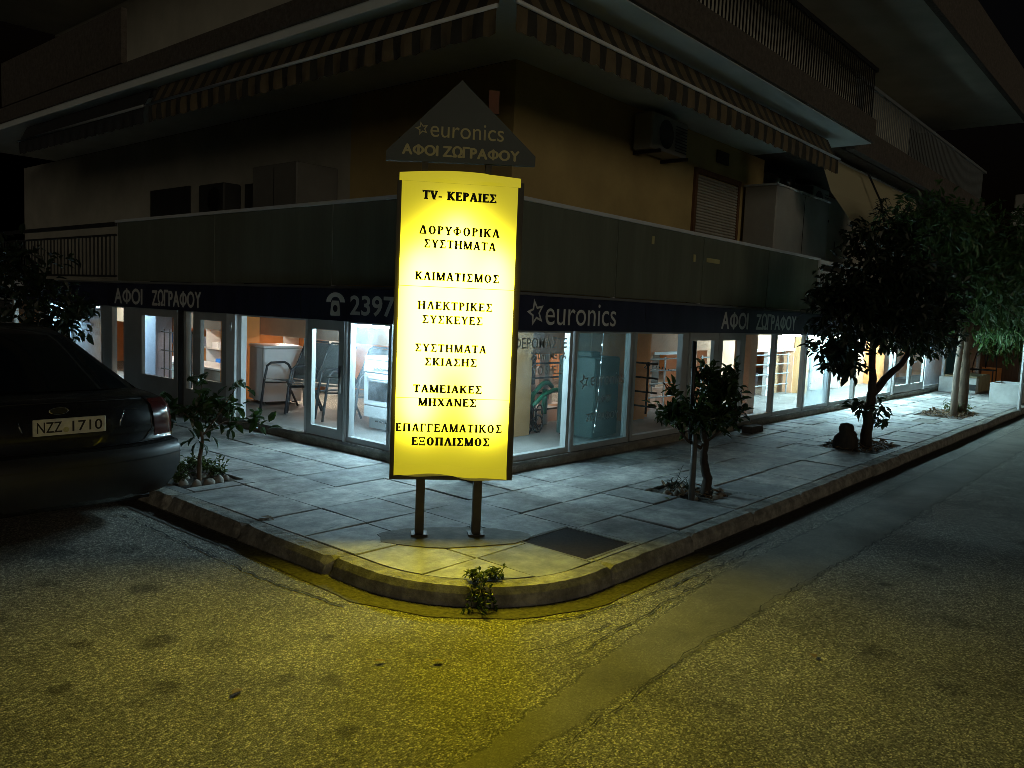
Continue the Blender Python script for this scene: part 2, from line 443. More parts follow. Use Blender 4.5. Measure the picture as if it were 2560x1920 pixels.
# ------------------------------------------------------------------ mesh helpers
WL = {}
class MB:
    def __init__(s, mat=None):
        s.v = []; s.f = []; s.mat = mat
    def add(s, vs, fs):
        o = len(s.v)
        for p in vs:
            s.v.append(tuple(s.mat @ Vector(p)) if s.mat else tuple(p))
        s.f += [tuple(i + o for i in f) for f in fs]
        return s
    def box(s, x0, x1, y0, y1, z0, z1):
        if x0 > x1: x0, x1 = x1, x0
        if y0 > y1: y0, y1 = y1, y0
        if z0 > z1: z0, z1 = z1, z0
        return s.add([(x0, y0, z0), (x1, y0, z0), (x1, y1, z0), (x0, y1, z0), (x0, y0, z1), (x1, y0, z1), (x1, y1, z1), (x0, y1, z1)],
              [(3, 2, 1, 0), (4, 5, 6, 7), (0, 1, 5, 4), (1, 2, 6, 5), (2, 3, 7, 6), (3, 0, 4, 7)])
    def rbox(s, x0, x1, y0, y1, z0, z1, c=0.01):
        """box with its vertical edges and top edge chamfered"""
        def ring(d, z): 
            return [(x0 + d + c, y0 + d, z), (x1 - d - c, y0 + d, z), (x1 - d, y0 + d + c, z), (x1 - d, y1 - d - c, z),
                    (x1 - d - c, y1 - d, z), (x0 + d + c, y1 - d, z), (x0 + d, y1 - d - c, z), (x0 + d, y0 + d + c, z)]
        rs = [ring(0, z0), ring(0, z1 - c), ring(c * 0.8, z1)]
        vs = [p for r in rs for p in r]
        fs = [tuple(range(7, -1, -1)), tuple(range(16, 24))]
        for k in range(2):
            for i in range(8):
                j = (i + 1) % 8
                fs.append((k * 8 + i, k * 8 + j, (k + 1) * 8 + j, (k + 1) * 8 + i))
        return s.add(vs, fs)
    def poly(s, pts): return s.add(pts, [tuple(range(len(pts)))])
    def prism(s, pts, off):
        """closed outline pts (3d) pushed by the vector off"""
        n = len(pts); off = Vector(off)
        vs = [tuple(p) for p in pts] + [tuple(Vector(p) + off) for p in pts]
        fs = [tuple(range(n - 1, -1, -1)), tuple(range(n, 2 * n))]
        fs += [(i, (i + 1) % n, (i + 1) % n + n, i + n) for i in range(n)]
        return s.add(vs, fs)
    def tube(s, pts, r, n=8, r1=None, caps=True):
        pts = [Vector(p) for p in pts]; m_ = len(pts)
        r1 = r if r1 is None else r1
        vs = []; fs = []
        prev = None
        for i, p in enumerate(pts):
            t = (pts[min(i + 1, m_ - 1)] - pts[max(i - 1, 0)]).normalized()
            if prev is None:
                a = t.orthogonal().normalized()
            else:
                a = (prev - t * prev.dot(t)).normalized()
            prev = a
            b = t.cross(a)
            rr = (r[i] if isinstance(r, (list, tuple)) else r + (r1 - r) * i / max(1, m_ - 1))
            for k in range(n):
                q = 2 * PI * k / n
                vs.append(tuple(p + a * (rr * math.cos(q)) + b * (rr * math.sin(q))))
        for i in range(m_ - 1):
            for k in range(n):
                j = (k + 1) % n
                fs.append((i * n + k, i * n + j, (i + 1) * n + j, (i + 1) * n + k))
        if caps:
            fs.append(tuple(range(n - 1, -1, -1))); fs.append(tuple(range((m_ - 1) * n, m_ * n)))
        return s.add(vs, fs)
    def lathe(s, prof, c, n=20, axis='z'):
        vs = []; fs = []
        for (r, h) in prof:
            for k in range(n):
                q = 2 * PI * k / n
                a, b = r * math.cos(q), r * math.sin(q)
                p = (a, b, h) if axis == 'z' else ((h, a, b) if axis == 'x' else (b, h, a))
                vs.append((p[0] + c[0], p[1] + c[1], p[2] + c[2]))
        for i in range(len(prof) - 1):
            for k in range(n):
                j = (k + 1) % n
                fs.append((i * n + k, i * n + j, (i + 1) * n + j, (i + 1) * n + k))
        return s.add(vs, fs)
    def grid(s, rows):
        n = len(rows[0]); o = [p for r in rows for p in r]
        fs = [(i * n + k, i * n + k + 1, (i + 1) * n + k + 1, (i + 1) * n + k) for i in range(len(rows) - 1) for k in range(n - 1)]
        return s.add(o, fs)
    def blob(s, c, r, seed, amp=0.2, n=10, k=6):
        rg = random.Random(seed); ph = [rg.uniform(0, 6) for _ in range(6)]
        vs = []; fs = []
        for i in range(k + 1):
            th = PI * i / k
            for j in range(n):
                q = 2 * PI * j / n
                f = 1 + amp * (math.sin(2 * q + ph[0] + th) * 0.5 + math.sin(3 * q + ph[1]) * 0.3 + math.cos(2 * th + ph[2]) * 0.4)
                vs.append((c[0] + r[0] * f * math.sin(th) * math.cos(q), c[1] + r[1] * f * math.sin(th) * math.sin(q), c[2] + r[2] * f * math.cos(th)))
        for i in range(k):
            for j in range(n):
                jj = (j + 1) % n
                fs.append((i * n + j, (i + 1) * n + j, (i + 1) * n + jj, i * n + jj))
        return s.add(vs, fs)
    def leaf(s, p, d, up_, L, W, fold=0.25):
        d = d.normalized(); sd = d.cross(up_)
        if sd.length < 1e-4: sd = d.orthogonal()
        sd.normalize(); nrm = sd.cross(d)
        a = p; t = p + d * L - nrm * (0.12 * L)
        m1 = p + d * (0.35 * L) ; m2 = p + d * (0.7 * L)
        lf = nrm * (W * fold)
        vs = [a, m1 + sd * W * 0.5 + lf, m1 - sd * W * 0.5 + lf, m2 + sd * W * 0.38 + lf - nrm * 0.04 * L, m2 - sd * W * 0.38 + lf - nrm * 0.04 * L, t, m1, m2 - nrm * 0.03 * L]
        return s.add([tuple(x) for x in vs], [(0, 1, 6), (0, 6, 2), (1, 3, 7, 6), (6, 7, 4, 2), (3, 5, 7), (7, 5, 4)])
    def build(s, name, mat, parent=None, smooth=False):
        o0 = Vector(WL.get(parent.name, (0, 0, 0))) if parent else Vector((0, 0, 0))
        me = bpy.data.meshes.new(name)
        me.from_pydata([tuple(Vector(p) - o0) for p in s.v], [], s.f)
        me.update()
        if smooth:
            me.polygons.foreach_set('use_smooth', [True] * len(me.polygons))
        me.materials.append(MATS[mat])
        o = bpy.data.objects.new(name, me)
        COL.objects.link(o)
        if parent:
            o.parent = parent
            WL[o.name] = tuple(o0)
        return o

def tag(o, label, cat, group=None, kind=None):
    if label: o['label'] = label
    if cat: o['category'] = cat
    if group: o['group'] = group
    if kind: o['kind'] = kind
    return o
def thing(name, label, cat, loc=(0, 0, 0), group=None):
    o = bpy.data.objects.new(name, None)
    o.empty_display_size = 0.1
    o.location = loc
    COL.objects.link(o)
    WL[o.name] = tuple(loc)
    return tag(o, label, cat, group)
def struct(mb, name, mat, smooth=False):
    o = mb.build(name, mat, None, smooth); o['kind'] = 'structure'
    return o
def copy_thing(root, loc, label, rotz=None):
    r = root.copy(); COL.objects.link(r); r.location = loc
    if rotz is not None: r.rotation_euler = (0, 0, rotz)
    r['label'] = label
    def rec(a, b):
        for ch in list(a.children):
            c = ch.copy(); COL.objects.link(c); c.parent = b
            rec(ch, c)
    rec(root, r)
    return r

LOOK = dict(zip('ΑΒΕΖΗΙΚΜΝΟΡΤΥΧ', 'ABEZHIKMNOPTYX'))
def text2d(txt, bold=0.0, spacing=1.0):
    """outline letters; Greek capitals are set one by one, phi being a ring with a stem"""
    if not any(ord(c_) > 900 for c_ in txt):
        return text_run(txt, bold, spacing)
    vs, fs, x = [], [], 0.0
    for c_ in txt:
        if c_ == ' ':
            x += 0.28; continue
        a, f = text_run(LOOK.get(c_, 'O' if c_ == 'Φ' else c_), bold, 1.0)
        x0 = min(p[0] for p in a); x1 = max(p[0] for p in a)
        y0 = min(p[1] for p in a); y1 = max(p[1] for p in a)
        if c_ == 'Φ':
            yc, sc_ = (y0 + y1) / 2, 0.80
            a = [(p[0], yc + (p[1] - yc) * sc_) for p in a]
            n_ = len(a); xm = (x0 + x1) / 2; t = 0.048 + bold
            a += [(xm - t, y0), (xm + t, y0), (xm + t, y1), (xm - t, y1)]; f = list(f) + [(n_, n_ + 1, n_ + 2, n_ + 3)]
        o = len(vs)
        vs += [(p[0] - x0 + x, p[1]) for p in a]; fs += [tuple(i + o for i in q) for q in f]
        x += x1 - x0 + 0.085
    return vs, fs
def text_run(txt, bold=0.0, spacing=1.0):
    cu = bpy.data.curves.new('lettering', 'FONT')
    cu.body = txt; cu.size = 1.0; cu.offset = bold; cu.space_character = spacing
    cu.resolution_u = 4
    ob = bpy.data.objects.new('lettering_tmp', cu); COL.objects.link(ob)
    dg = bpy.context.evaluated_depsgraph_get(); dg.update()
    me = bpy.data.meshes.new_from_object(ob.evaluated_get(dg))
    vs = [(p.co.x, p.co.y) for p in me.vertices]; fs = [tuple(p.vertices) for p in me.polygons]
    bpy.data.objects.remove(ob); bpy.data.curves.remove(cu); bpy.data.meshes.remove(me)
    return vs, fs
def put_text(mb, txt, org, ux, uz, width, z0, z1, bold=0.0, spacing=1.0, ref=None):
    """flat letters: org + ux*[0..width] across, from height z0 to z1 along uz (ref = text whose height sets the scale)"""
    vs, fs = text2d(txt, bold, spacing)
    x0 = min(p[0] for p in vs); x1 = max(p[0] for p in vs)
    y0 = min(p[1] for p in vs); y1 = max(p[1] for p in vs)
    org, ux, uz = Vector(org), Vector(ux), Vector(uz)
    mb.add([org + ux * ((x - x0) / (x1 - x0) * width) + uz * (z0 + (y - y0) / (y1 - y0) * (z1 - z0)) for x, y in vs], fs)
def bold_text(mb, txt, org, ux, uz, width, z0, z1, fat):
    n_ = Vector(ux).cross(Vector(uz))
    for k, (dx, dz) in enumerate(((0, 0), (-fat, 0), (fat, 0), (0, fat * 0.7), (0, -fat * 0.7))):
        put_text(mb, txt, Vector(org) + Vector(ux) * dx + Vector(uz) * dz + n_ * (0.0002 * k), ux, uz, width, z0, z1, 0.0)
def star_outline(r, rin, rot=PI / 2):
    return [((r if k % 2 == 0 else rin) * math.cos(rot + k * PI / 5), (r if k % 2 == 0 else rin) * math.sin(rot + k * PI / 5)) for k in range(10)]
def put_star(mb, c, ux, uz, r, ratio=0.62, rot=PI / 2 + 0.25):
    o = star_outline(r, r * 0.45, rot); i = star_outline(r * ratio, r * 0.45 * ratio, rot)
    c, ux, uz = Vector(c), Vector(ux), Vector(uz)
    n = 10; vs = [c + ux * x + uz * y for x, y in o] + [c + ux * x + uz * y for x, y in i]
    mb.add(vs, [(k, (k + 1) % n, (k + 1) % n + n, k + n) for k in range(n)])

# ================================================================== GROUND
KX, KY, R = 2.92, 2.60, 1.0            # kerb front lines and corner radius
SW = 0.16                               # pavement level
RD = 0.052                              # road level
FAR = 60.0
def kerb_line(off):
    """kerb line moved inwards by off, from far left to far right"""
    r = R - off
    pts = [(KX + off, FAR)] + [(KX + off, y) for y in (30, 20, 14, 10, 8, 6.6, 5.4, 4.4)]
    cx, cy = KX + R, KY + R
    for k in range(13):
        a = PI + (PI / 2) * k / 12
        pts.append((cx + r * math.cos(a), cy + r * math.sin(a)))
    pts += [(x, KY + off) for x in (4.6, 5.6, 7, 9, 12, 16, 22, 30)] + [(FAR, KY + off)]
    return pts
g = MB()
N = 40
g.add([(-80, -80, RD), (120, -80, RD), (120, 120, RD), (-80, 120, RD)], [(0, 1, 2, 3)])
struct(g, 'road', 'asphalt')
# cracks and gutter strip
def wob(i, a): return a * math.sin(i * 1.7) + a * 0.6 * math.sin(i * 4.1 + 1)
def crack(pts, w_, name='road_crack', z=RD + 0.0065, seed=1):
    pts = [(p_[0] * 0.965, p_[1] * 0.965) for p_ in pts]
    rg_ = random.Random(seed); L_, R_2 = [], []
    j1 = 0.0
    for a_, b_ in zip(pts[:-1], pts[1:]):
        n_ = max(2, int(math.dist(a_, b_) / 0.03))
        for k in range(n_):
            f = k / n_; t_ = Vector((b_[0] - a_[0], b_[1] - a_[1])).normalized()
            j1 = j1 * 0.8 + rg_.uniform(-0.012, 0.012)
            cx_, cy_ = a_[0] + (b_[0] - a_[0]) * f - t_.y * j1, a_[1] + (b_[1] - a_[1]) * f + t_.x * j1
            ww = w_ * rg_.uniform(0.15, 1.0)
            L_.append((cx_ - t_.y * ww, cy_ + t_.x * ww, z)); R_2.append((cx_ + t_.y * ww, cy_ - t_.x * ww, z))
    struct(MB().grid([L_, R_2]), name, 'grout')
crack([(2.5, 1.76), (3.2, 1.80), (4.0, 1.85), (5.2, 1.86), (6.7, 1.79), (9, 1.78)], 0.004, seed=2)
crack([(3.2, 2.24), (4.0, 2.26), (4.9, 2.33)], 0.006, seed=3)
crack([(3.33, 2.70), (3.62, 2.52), (4.01, 2.44), (4.6, 2.42), (5.9, 2.40)], 0.008, seed=4)
crack([(2.70, 6.2), (2.72, 5.0), (2.70, 4.1), (2.78, 3.5)], 0.008, seed=5)
crack([(3.0, 2.45), (3.3, 2.35), (3.7, 2.33)], 0.005, seed=6)
ga = kerb_line(-0.03); gb = kerb_line(-0.17)
struct(MB().grid([[(x, y, RD + 0.004) for x, y in ga], [(x + wob(i, 0.012), y + wob(i + 5, 0.012), RD + 0.004) for i, (x, y) in enumerate(gb)]]), 'gutter', 'gutter')
# kerb: profile swept round the corner, chipped edge
k0 = kerb_line(0.0); dens = []
for a, b in zip(k0[:-1], k0[1:]):
    L = math.dist(a, b); n = max(1, int(L / 0.035)) if max(abs(b[0]), abs(b[1])) < 16 else max(1, int(L / 0.6))
    dens += [(a[0] + (b[0] - a[0]) * i / n, a[1] + (b[1] - a[1]) * i / n) for i in range(n)]
dens.append(k0[-1])
rows = [[], [], [], [], [], []]
kr = random.Random(3)
acc = 0.0; brk = 0.0
for i, p in enumerate(dens):
    q = dens[min(i + 1, len(dens) - 1)]; o = dens[max(i - 1, 0)]
    acc += math.dist(o, p)
    t = Vector((q[0] - o[0], q[1] - o[1])).normalized(); nin = Vector((-t.y, t.x))   # inwards
    if kr.random() < 0.05: brk = kr.uniform(0.008, 0.032)
    brk = brk * 0.8
    chip = kr.uniform(0, 0.007) + brk
    joint = 0.022 if (acc % 1.02) < 0.037 else 0.0
    step = (0.008 * math.sin(int(acc / 1.02) * 2.3))
    for r_, (off, z) in zip(rows, ((-0.012, RD - 0.02), (0.0 + joint, RD + 0.025), (0.004 + chip * 0.5 + joint, SW - 0.035 - chip), (0.030 + chip, SW - 0.003 - joint), (0.10, SW + kr.uniform(-0.004, 0.003) - joint * 0.4), (0.147, SW - 0.001))):
        v2 = Vector(p) + nin * (off + (step if off < 0.05 else 0))
        r_.append((v2.x, v2.y, z))
struct(MB().grid(rows), 'kerb', 'kerb', False)
# pavement: dark bed and single slabs cut to the kerb curve
inner = kerb_line(0.155)
bed = [(x, y, SW - 0.022) for x, y in kerb_line(0.14)] + [(FAR, 6, SW - 0.022), (6, 6, SW - 0.022), (6, FAR, SW - 0.022)]
struct(MB().poly(bed), 'pavement_bed', 'grout')
def clip(poly, a, b):
    out = []
    def sd(p): return (b[0] - a[0]) * (p[1] - a[1]) - (b[1] - a[1]) * (p[0] - a[0])
    for i in range(len(poly)):
        p, q = poly[i], poly[(i + 1) % len(poly)]
        sp, sq = sd(p), sd(q)
        if sp >= 0: out.append(p)
        if (sp >= 0) != (sq >= 0):
            t = sp / (sp - sq); out.append((p[0] + (q[0] - p[0]) * t, p[1] + (q[1] - p[1]) * t))
    return out
corner = [(a, b) for a, b in zip(inner[:-1], inner[1:])]
holes = [((6.12, 3.02, 6.72, 3.62)), (3.16, 6.1, 3.7, 6.95), (10.1, 2.85, 11.2, 3.55), (15.3, 3.0, 16.9, 3.75), (4.07, 2.80, 4.61, 3.355), (14.15, 3.15, 14.8, 3.5)]
tiles = MB(); P = 0.532; tr = random.Random(11)
def slab_tile(x0, x1, y0, y1):
    gp = 0.003 + 0.003 * tr.random()
    poly = [(x0 + gp, y0 + gp), (x1 - gp, y0 + gp), (x1 - gp, y1 - gp), (x0 + gp, y1 - gp)]
    for a, b in corner:
        poly = clip(poly, a, b)
        if len(poly) < 3: return
    for h in holes:
        if x0 < h[2] - .01 and x1 > h[0] + .01 and y0 < h[3] - .01 and y1 > h[1] + .01:
            # cut into the strips left round the hole
            for (a0, a1, b0, b1) in ((x0, min(x1, h[0]), y0, y1), (max(x0, h[2]), x1, y0, y1),
                                     (max(x0, h[0]), min(x1, h[2]), y0, min(y1, h[1])), (max(x0, h[0]), min(x1, h[2]), max(y0, h[3]), y1)):
                if a1 - a0 > 0.03 and b1 - b0 > 0.03: slab_tile(a0, a1, b0, b1)
            return
    dz = tr.uniform(-0.004, 0.004); ax, ay = tr.uniform(-0.012, 0.012), tr.uniform(-0.012, 0.012)
    cx = sum(p[0] for p in poly) / len(poly); cy = sum(p[1] for p in poly) / len(poly)
    top = [(p[0] * 0.985 + cx * 0.015, p[1] * 0.985 + cy * 0.015, SW + dz + ax * (p[0] - cx) + ay * (p[1] - cy)) for p in poly]
    mid = [(p[0], p[1], SW - 0.006 + dz + ax * (p[0] - cx) + ay * (p[1] - cy)) for p in poly]
    bot = [(p[0], p[1], SW - 0.03) for p in poly]
    n = len(poly)
    fs = [tuple(range(n))]
    for k in (0, 1):
        fs += [(k * n + (i + 1) % n, k * n + i, (k + 1) * n + i, (k + 1) * n + (i + 1) % n) for i in range(n)]
    tiles.add(top + mid + bot, fs)
ix = 0
while True:
    x0 = 3.06 + P * ix
    if x0 > 34: break
    for iy in range(60):
        y0 = 2.755 + P * iy
        if x0 + 0.01 > 5.15 and y0 + 0.01 > 4.82: continue
        if y0 > 24: break
        slab_tile(x0, min(x0 + P, 5.165) if y0 > 4.6 and x0 < 5.165 else x0 + P, y0, min(y0 + P, 4.835) if x0 > 4.8 else y0 + P)
    ix += 1
struct(tiles, 'pavement', 'slab')
struct(MB().box(34, FAR, 2.755, 4.83, SW - 0.03, SW).box(3.06, 5.165, 24.1, FAR, SW - 0.03, SW), 'far_pavement', 'slab')

# ================================================================== APARTMENT BUILDING WITH SHOP
BX, BY = 5.20, 4.87
bld = thing('apartment_building', 'dark corner apartment building with a lit glass shop front under its first balcony', 'building', (BX, BY, SW))
G = 0.27                                # shop gallery floor
ZF0, ZF1 = 1.51, 1.84                   # fascia
XE, YE = 26.6, 20.0                     # ends of the shop fronts
# plinth / sill
MB().box(BX - 0.03, XE, BY - 0.04, BY + 0.06, 0.10, G - 0.035).box(BX - 0.03, BX + 0.07, BY + 0.06, YE, 0.10, G - 0.035).build('plinth', 'plinth', bld)
MB().box(BX - 0.045, XE, BY - 0.055, BY + 0.08, G - 0.035, G - 0.008).box(BX - 0.045, BX + 0.08, BY + 0.08, YE, G - 0.035, G - 0.008).build('sill', 'sill_concrete', bld)
MB().box(BX + 0.06, XE, BY + 0.06, 6.42, 0.0, G - 0.012).box(BX + 0.06, 6.62, 6.42, YE, 0.0, G - 0.012).build('gallery_floor', 'gallery_floor', bld)
# slab over the shop = balcony floor
MB().box(BX + 0.03, XE, BY + 0.03, 6.9, 1.66, 1.85).box(BX + 0.03, 7.9, 6.9, YE, 1.66, 1.85).build('balcony_slab', 'ceiling_white', bld)
MB().box(BX - 0.02, XE, BY - 0.02, BY + 0.035, 1.845, 1.868).box(BX - 0.02, BX + 0.035, BY + 0.035, YE, 1.845, 1.868).build('slab_edge', 'grey_metal', bld)

# --- shop front frames and panes.  Right front: x spans on plane y=BY; left front: y spans on plane x=BX
def rbar(mb, x0, x1, z0, z1, d=0.07, o=0.0): mb.box(x0, x1, BY - 0.02 - o, BY + d - 0.02 - o, z0, z1)
def lbar(mb, y0, y1, z0, z1, d=0.07, o=0.0): mb.box(BX - 0.02 - o, BX + d - 0.02 - o, y0, y1, z0, z1)
ZB = G - 0.008; ZT = ZF0 + 0.01
def pane(mb, side, a0, a1, z0, z1, o):
    if side == 'r': mb.poly([(a0, BY + o, z0), (a1, BY + o, z0), (a1, BY + o, z1), (a0, BY + o, z1)])
    else: mb.poly([(BX + o, a1, z0), (BX + o, a0, z0), (BX + o, a0, z1), (BX + o, a1, z1)])
def window(side, a0, a1, mat='glass', z0=None, fw=0.035, frame='alu', fb=0.06, name='shop_window'):
    bar = rbar if side == 'r' else lbar
    f = MB()
    bar(f, a0, a0 + fw, ZB, ZT); bar(f, a1 - fw, a1, ZB, ZT)
    bar(f, a0 + fw, a1 - fw, ZB, ZB + fb); bar(f, a0 + fw, a1 - fw, ZT - 0.03, ZT)
    if z0: bar(f, a0 + fw, a1 - fw, ZB + fb, z0, 0.05)
    fo = f.build(name, frame, bld)
    p = MB(); zz = z0 or ZB + fb
    pane(p, side, a0 + fw, a1 - fw, zz, ZT - 0.03, 0.010)
    po = p.build('pane', mat, fo)
    return fo, po
def door(side, a0, a1, hinge_lo=True, kick=0.0, fw=0.09, frame='alu', mat='glass', handle=True, dark=False):
    bar = rbar if side == 'r' else lbar
    f = MB(); zb = ZB + 0.012; zt = ZT - 0.012
    bar(f, a0, a0 + fw, zb, zt, 0.05, 0.014); bar(f, a1 - fw, a1, zb, zt, 0.05, 0.014)
    bar(f, a0 + fw, a1 - fw, zb, zb + 0.10 + kick, 0.05, 0.014); bar(f, a0 + fw, a1 - fw, zt - 0.10, zt, 0.05, 0.014)
    fo = f.build('shop_door', frame, bld)
    p = MB()
    pane(p, side, a0 + fw, a1 - fw, zb + 0.10 + kick, zt - 0.10, -0.009)
    p.build('pane', mat, fo)
    if handle:
        h = MB(); hy = a0 + 0.045 if not hinge_lo else a1 - 0.045; s = -1 if not hinge_lo else 1
        zc = 0.92
        if side == 'l':
            h.box(BX - 0.046, BX - 0.034, hy - 0.018, hy + 0.018, zc - 0.16, zc + 0.12)
            h.tube([(BX - 0.04, hy, zc), (BX - 0.085, hy, zc), (BX - 0.088, hy - s * 0.14, zc)], 0.011, 8)
        else:
            h.box(hy - 0.018, hy + 0.018, BY - 0.046, BY - 0.034, zc - 0.16, zc + 0.12)
            h.tube([(hy, BY - 0.04, zc), (hy, BY - 0.085, zc), (hy - s * 0.14, BY - 0.088, zc)], 0.011, 8)
        h.build('handle', 'steel', fo, True)
    return fo
# corner post
MB().box(BX - 0.02, BX + 0.08, BY - 0.02, BY + 0.08, ZB, ZT).build('corner_post', 'alu', bld)
R_ = [(5.29, 6.62, 'glass'), (6.66, 7.76, 'film_glass'), (7.80, 8.95, 'glass')]
wins = {}
for a0, a1, mm in R_: wins[a0] = window('r', a0, a1, mm, fw=0.05)
MB().box(8.96, 9.05, BY - 0.015, BY + 0.06, ZB, ZT).build('door_jamb', 'alu', bld)
door('r', 9.06, 9.84, True, 0.12, 0.12, handle=False); door('r', 9.85, 10.62, False, 0.12, 0.12, handle=False)
window('r', 10.66, 11.76, fw=0.035); window('r', 11.77, 12.96, fw=0.035); window('r', 12.99, 14.17, 'blue_film_glass', fw=0.06)
window('r', 14.2, 15.5); window('r', 15.52, 17.9, fw=0.05)
door('r', 18.0, 19.2, True, 0.06, 0.1); door('r', 19.22, 20.4, False, 0.06, 0.1)
window('r', 20.5, 22.4, 'dusty_glass', frame='white_alu'); window('r', 22.45, 24.3); window('r', 24.35, 26.5, 'dusty_glass', frame='white_alu', fw=0.1)
MB().box(22.5, 24.25, BY - 0.012, BY + 0.002, ZB + 0.07, ZT - 0.06).build('teal_poster', 'poster_teal', bld)
mb = MB(); put_text(mb, 'TV', (22.9, BY - 0.0145, 0), (1, 0, 0), (0, 0, 1), 0.7, 1.12, 1.28, 0.02); mb.build('poster_lettering', 'vinyl_grey', bld)
# left front
window('l', 4.99, 5.94, fw=0.05); window('l', 5.97, 6.64, 'dirty_glass', fw=0.04)
MB().box(BX - 0.035, BX + 0.05, 6.65, 6.68, ZB, ZT).build('door_jamb', 'white_alu', bld)
MB().box(BX - 0.02, BX + 0.05, 7.33, 7.38, ZB, ZT).build('door_jamb', 'white_alu', bld)
door('l', 6.69, 7.32, False, 0.0, 0.085)
MB().box(BX - 0.02, BX + 0.04, 7.38, 8.66, ZT - 0.03, ZT).box(BX - 0.02, BX + 0.05, 8.66, 8.74, ZB, ZT).box(BX - 0.06, BX - 0.02, 8.74, 8.93, ZB, ZT).build('opening_frame', 'white_alu', bld)
for zz in (0.40, 1.36): MB().tube([(BX - 0.075, 8.80, zz - 0.05), (BX - 0.075, 8.80, zz + 0.05)], 0.014, 8).build('hinge', 'steel', bld, True)
door('l', 8.95, 9.72, False, 0.28, 0.13, handle=False)
window('l', 9.74, 10.04, fw=0.06, z0=0.5)
MB().box(BX - 0.03, BX + 0.05, 10.05, 10.17, ZB, ZT).build('door_jamb', 'dark_alu', bld)
door('l', 10.18, 11.30, True, 0.22, 0.10, handle=False, mat='dirty_glass')
MB().box(BX - 0.02, BX + 0.06, 11.31, 11.75, ZB, ZT).build('door_jamb', 'alu', bld)
window('l', 11.76, 12.2); MB().box(BX - 0.02, BX + 0.06, 12.21, 12.5, ZB, ZT).build('door_jamb', 'alu', bld)
window('l', 12.51, 13.6, 'dusty_glass'); window('l', 13.62, 14.6, 'dusty_glass'); window('l', 14.62, 16.2); window('l', 16.22, 18.0); window('l', 18.02, 19.9)
mb = MB()
for k in range(7): mb.box(BX + 0.05, BX + 0.06, 12.5, 15.2, 1.27 + k * 0.032, 1.287 + k * 0.032)
mb.build('roller_shutter', 'white_alu', bld)
# window vinyl
wo, wp = wins[5.29]
mb = MB()
yv = BY + 0.0045
put_text(mb, 'ΜΕΤΑΦΕΡΟΜΑΣΤΕ', (5.36, yv, 0), (1, 0, 0), (0, 0, 1), 1.19, 1.335, 1.445, 0.012)
put_text(mb, '200m  ΜΕΤΑ', (5.98, yv, 0), (1, 0, 0), (0, 0, 1), 0.57, 1.225, 1.30, 0.012)
put_text(mb, 'ΤΟ SHELL', (6.03, yv, 0), (1, 0, 0), (0, 0, 1), 0.47, 1.075, 1.165, 0.012)
mb.build('window_lettering', 'vinyl_grey', wo)
wo, wp = wins[6.66]
mb = MB()
put_star(mb, (6.89, yv, 0.98), (1, 0, 0), (0, 0, 1), 0.085)
mb.build('star_emblem', 'vinyl_grey', wo); mb = MB()
put_text(mb, 'euronics', (7.0, yv, 0), (1, 0, 0), (0, 0, 1), 0.66, 0.93, 1.06, 0.0)
mb.build('window_lettering', 'vinyl_grey', wo); mb = MB()
put_text(mb, 'ΑΦΟΙ', (7.12, yv, 0), (1, 0, 0), (0, 0, 1), 0.28, 0.74, 0.82, 0.005)
put_text(mb, 'ΖΩΓΡΑΦΟΥ', (6.95, yv, 0), (1, 0, 0), (0, 0, 1), 0.62, 0.55, 0.64, 0.005)
mb.build('window_lettering', 'vinyl_grey', wo)
mb = MB()
put_text(mb, 'ΜΕΤΑΦΕΡΟΜΑΣΤΕ', (BX + 0.004, 13.52, 0), (0, -1, 0), (0, 0, 1), 0.95, 1.16, 1.24, 0.01)
put_text(mb, 'ΜΕΤΑ ΤΟ SHELL', (BX + 0.004, 13.3, 0), (0, -1, 0), (0, 0, 1), 0.72, 1.05, 1.12, 0.01)
mb.build('window_lettering', 'vinyl_dark', bld)

# --- gallery back wall with low openings to the sunken shop
LZ = 1.16
MB().box(6.50, XE, 6.26, 6.42, LZ, 1.66).build('lintel', 'beige_wall', bld)
MB().box(6.50, 6.64, 6.42, YE, LZ + 0.03, 1.66).build('lintel', 'beige_wall', bld)
for a, b in ((6.46, 7.35), (8.95, 10.55), (11.3, 11.95), (12.3, 13.7), (16.05, 16.45), (19.0, 20.6)):
    MB().box(a, b, 6.24, 6.43, 0.0, LZ + (0.5 if a in (8.95, 6.46) else 0)).build('pier', 'beige_wall', bld)
MB().box(6.35, 7.20, 5.84, 6.238, G - 0.02, 1.66).build('pillar', 'tan_wall', bld)
MB().box(9.22, 9.74, 5.84, 6.238, G - 0.02, 1.66).build('pillar', 'orange_wall', bld)
MB().box(9.76, 9.97, 5.93, 6.238, G - 0.02, 1.66).build('pillar', 'orange_wall', bld)
MB().box(11.62, 11.86, 5.18, 5.44, G - 0.02, 1.66).build('pillar', 'beige_wall', bld)
MB().box(16.08, 16.28, 6.0, 6.238, G - 0.02, 1.66).build('pillar', 'tan_wall', bld)
MB().box(20.6, 21.0, 5.9, 6.238, G - 0.02, 1.66).build('pillar', 'orange_wall', bld)
for a, b in ((6.43, 7.2), (10.9, 11.15), (15.6, YE)):
    MB().box(6.48, 6.66, a, b, 0.0, LZ + 0.025).build('pier', 'orange_wall', bld)
MB().box(6.10, 6.48, 10.35, 10.75, G - 0.02, 1.66).build('pillar', 'orange_wall', bld)
MB().box(6.20, 6.478, 12.95, 13.75, G - 0.02, 1.45).build('grey_partition', 'lilac_panel', bld)
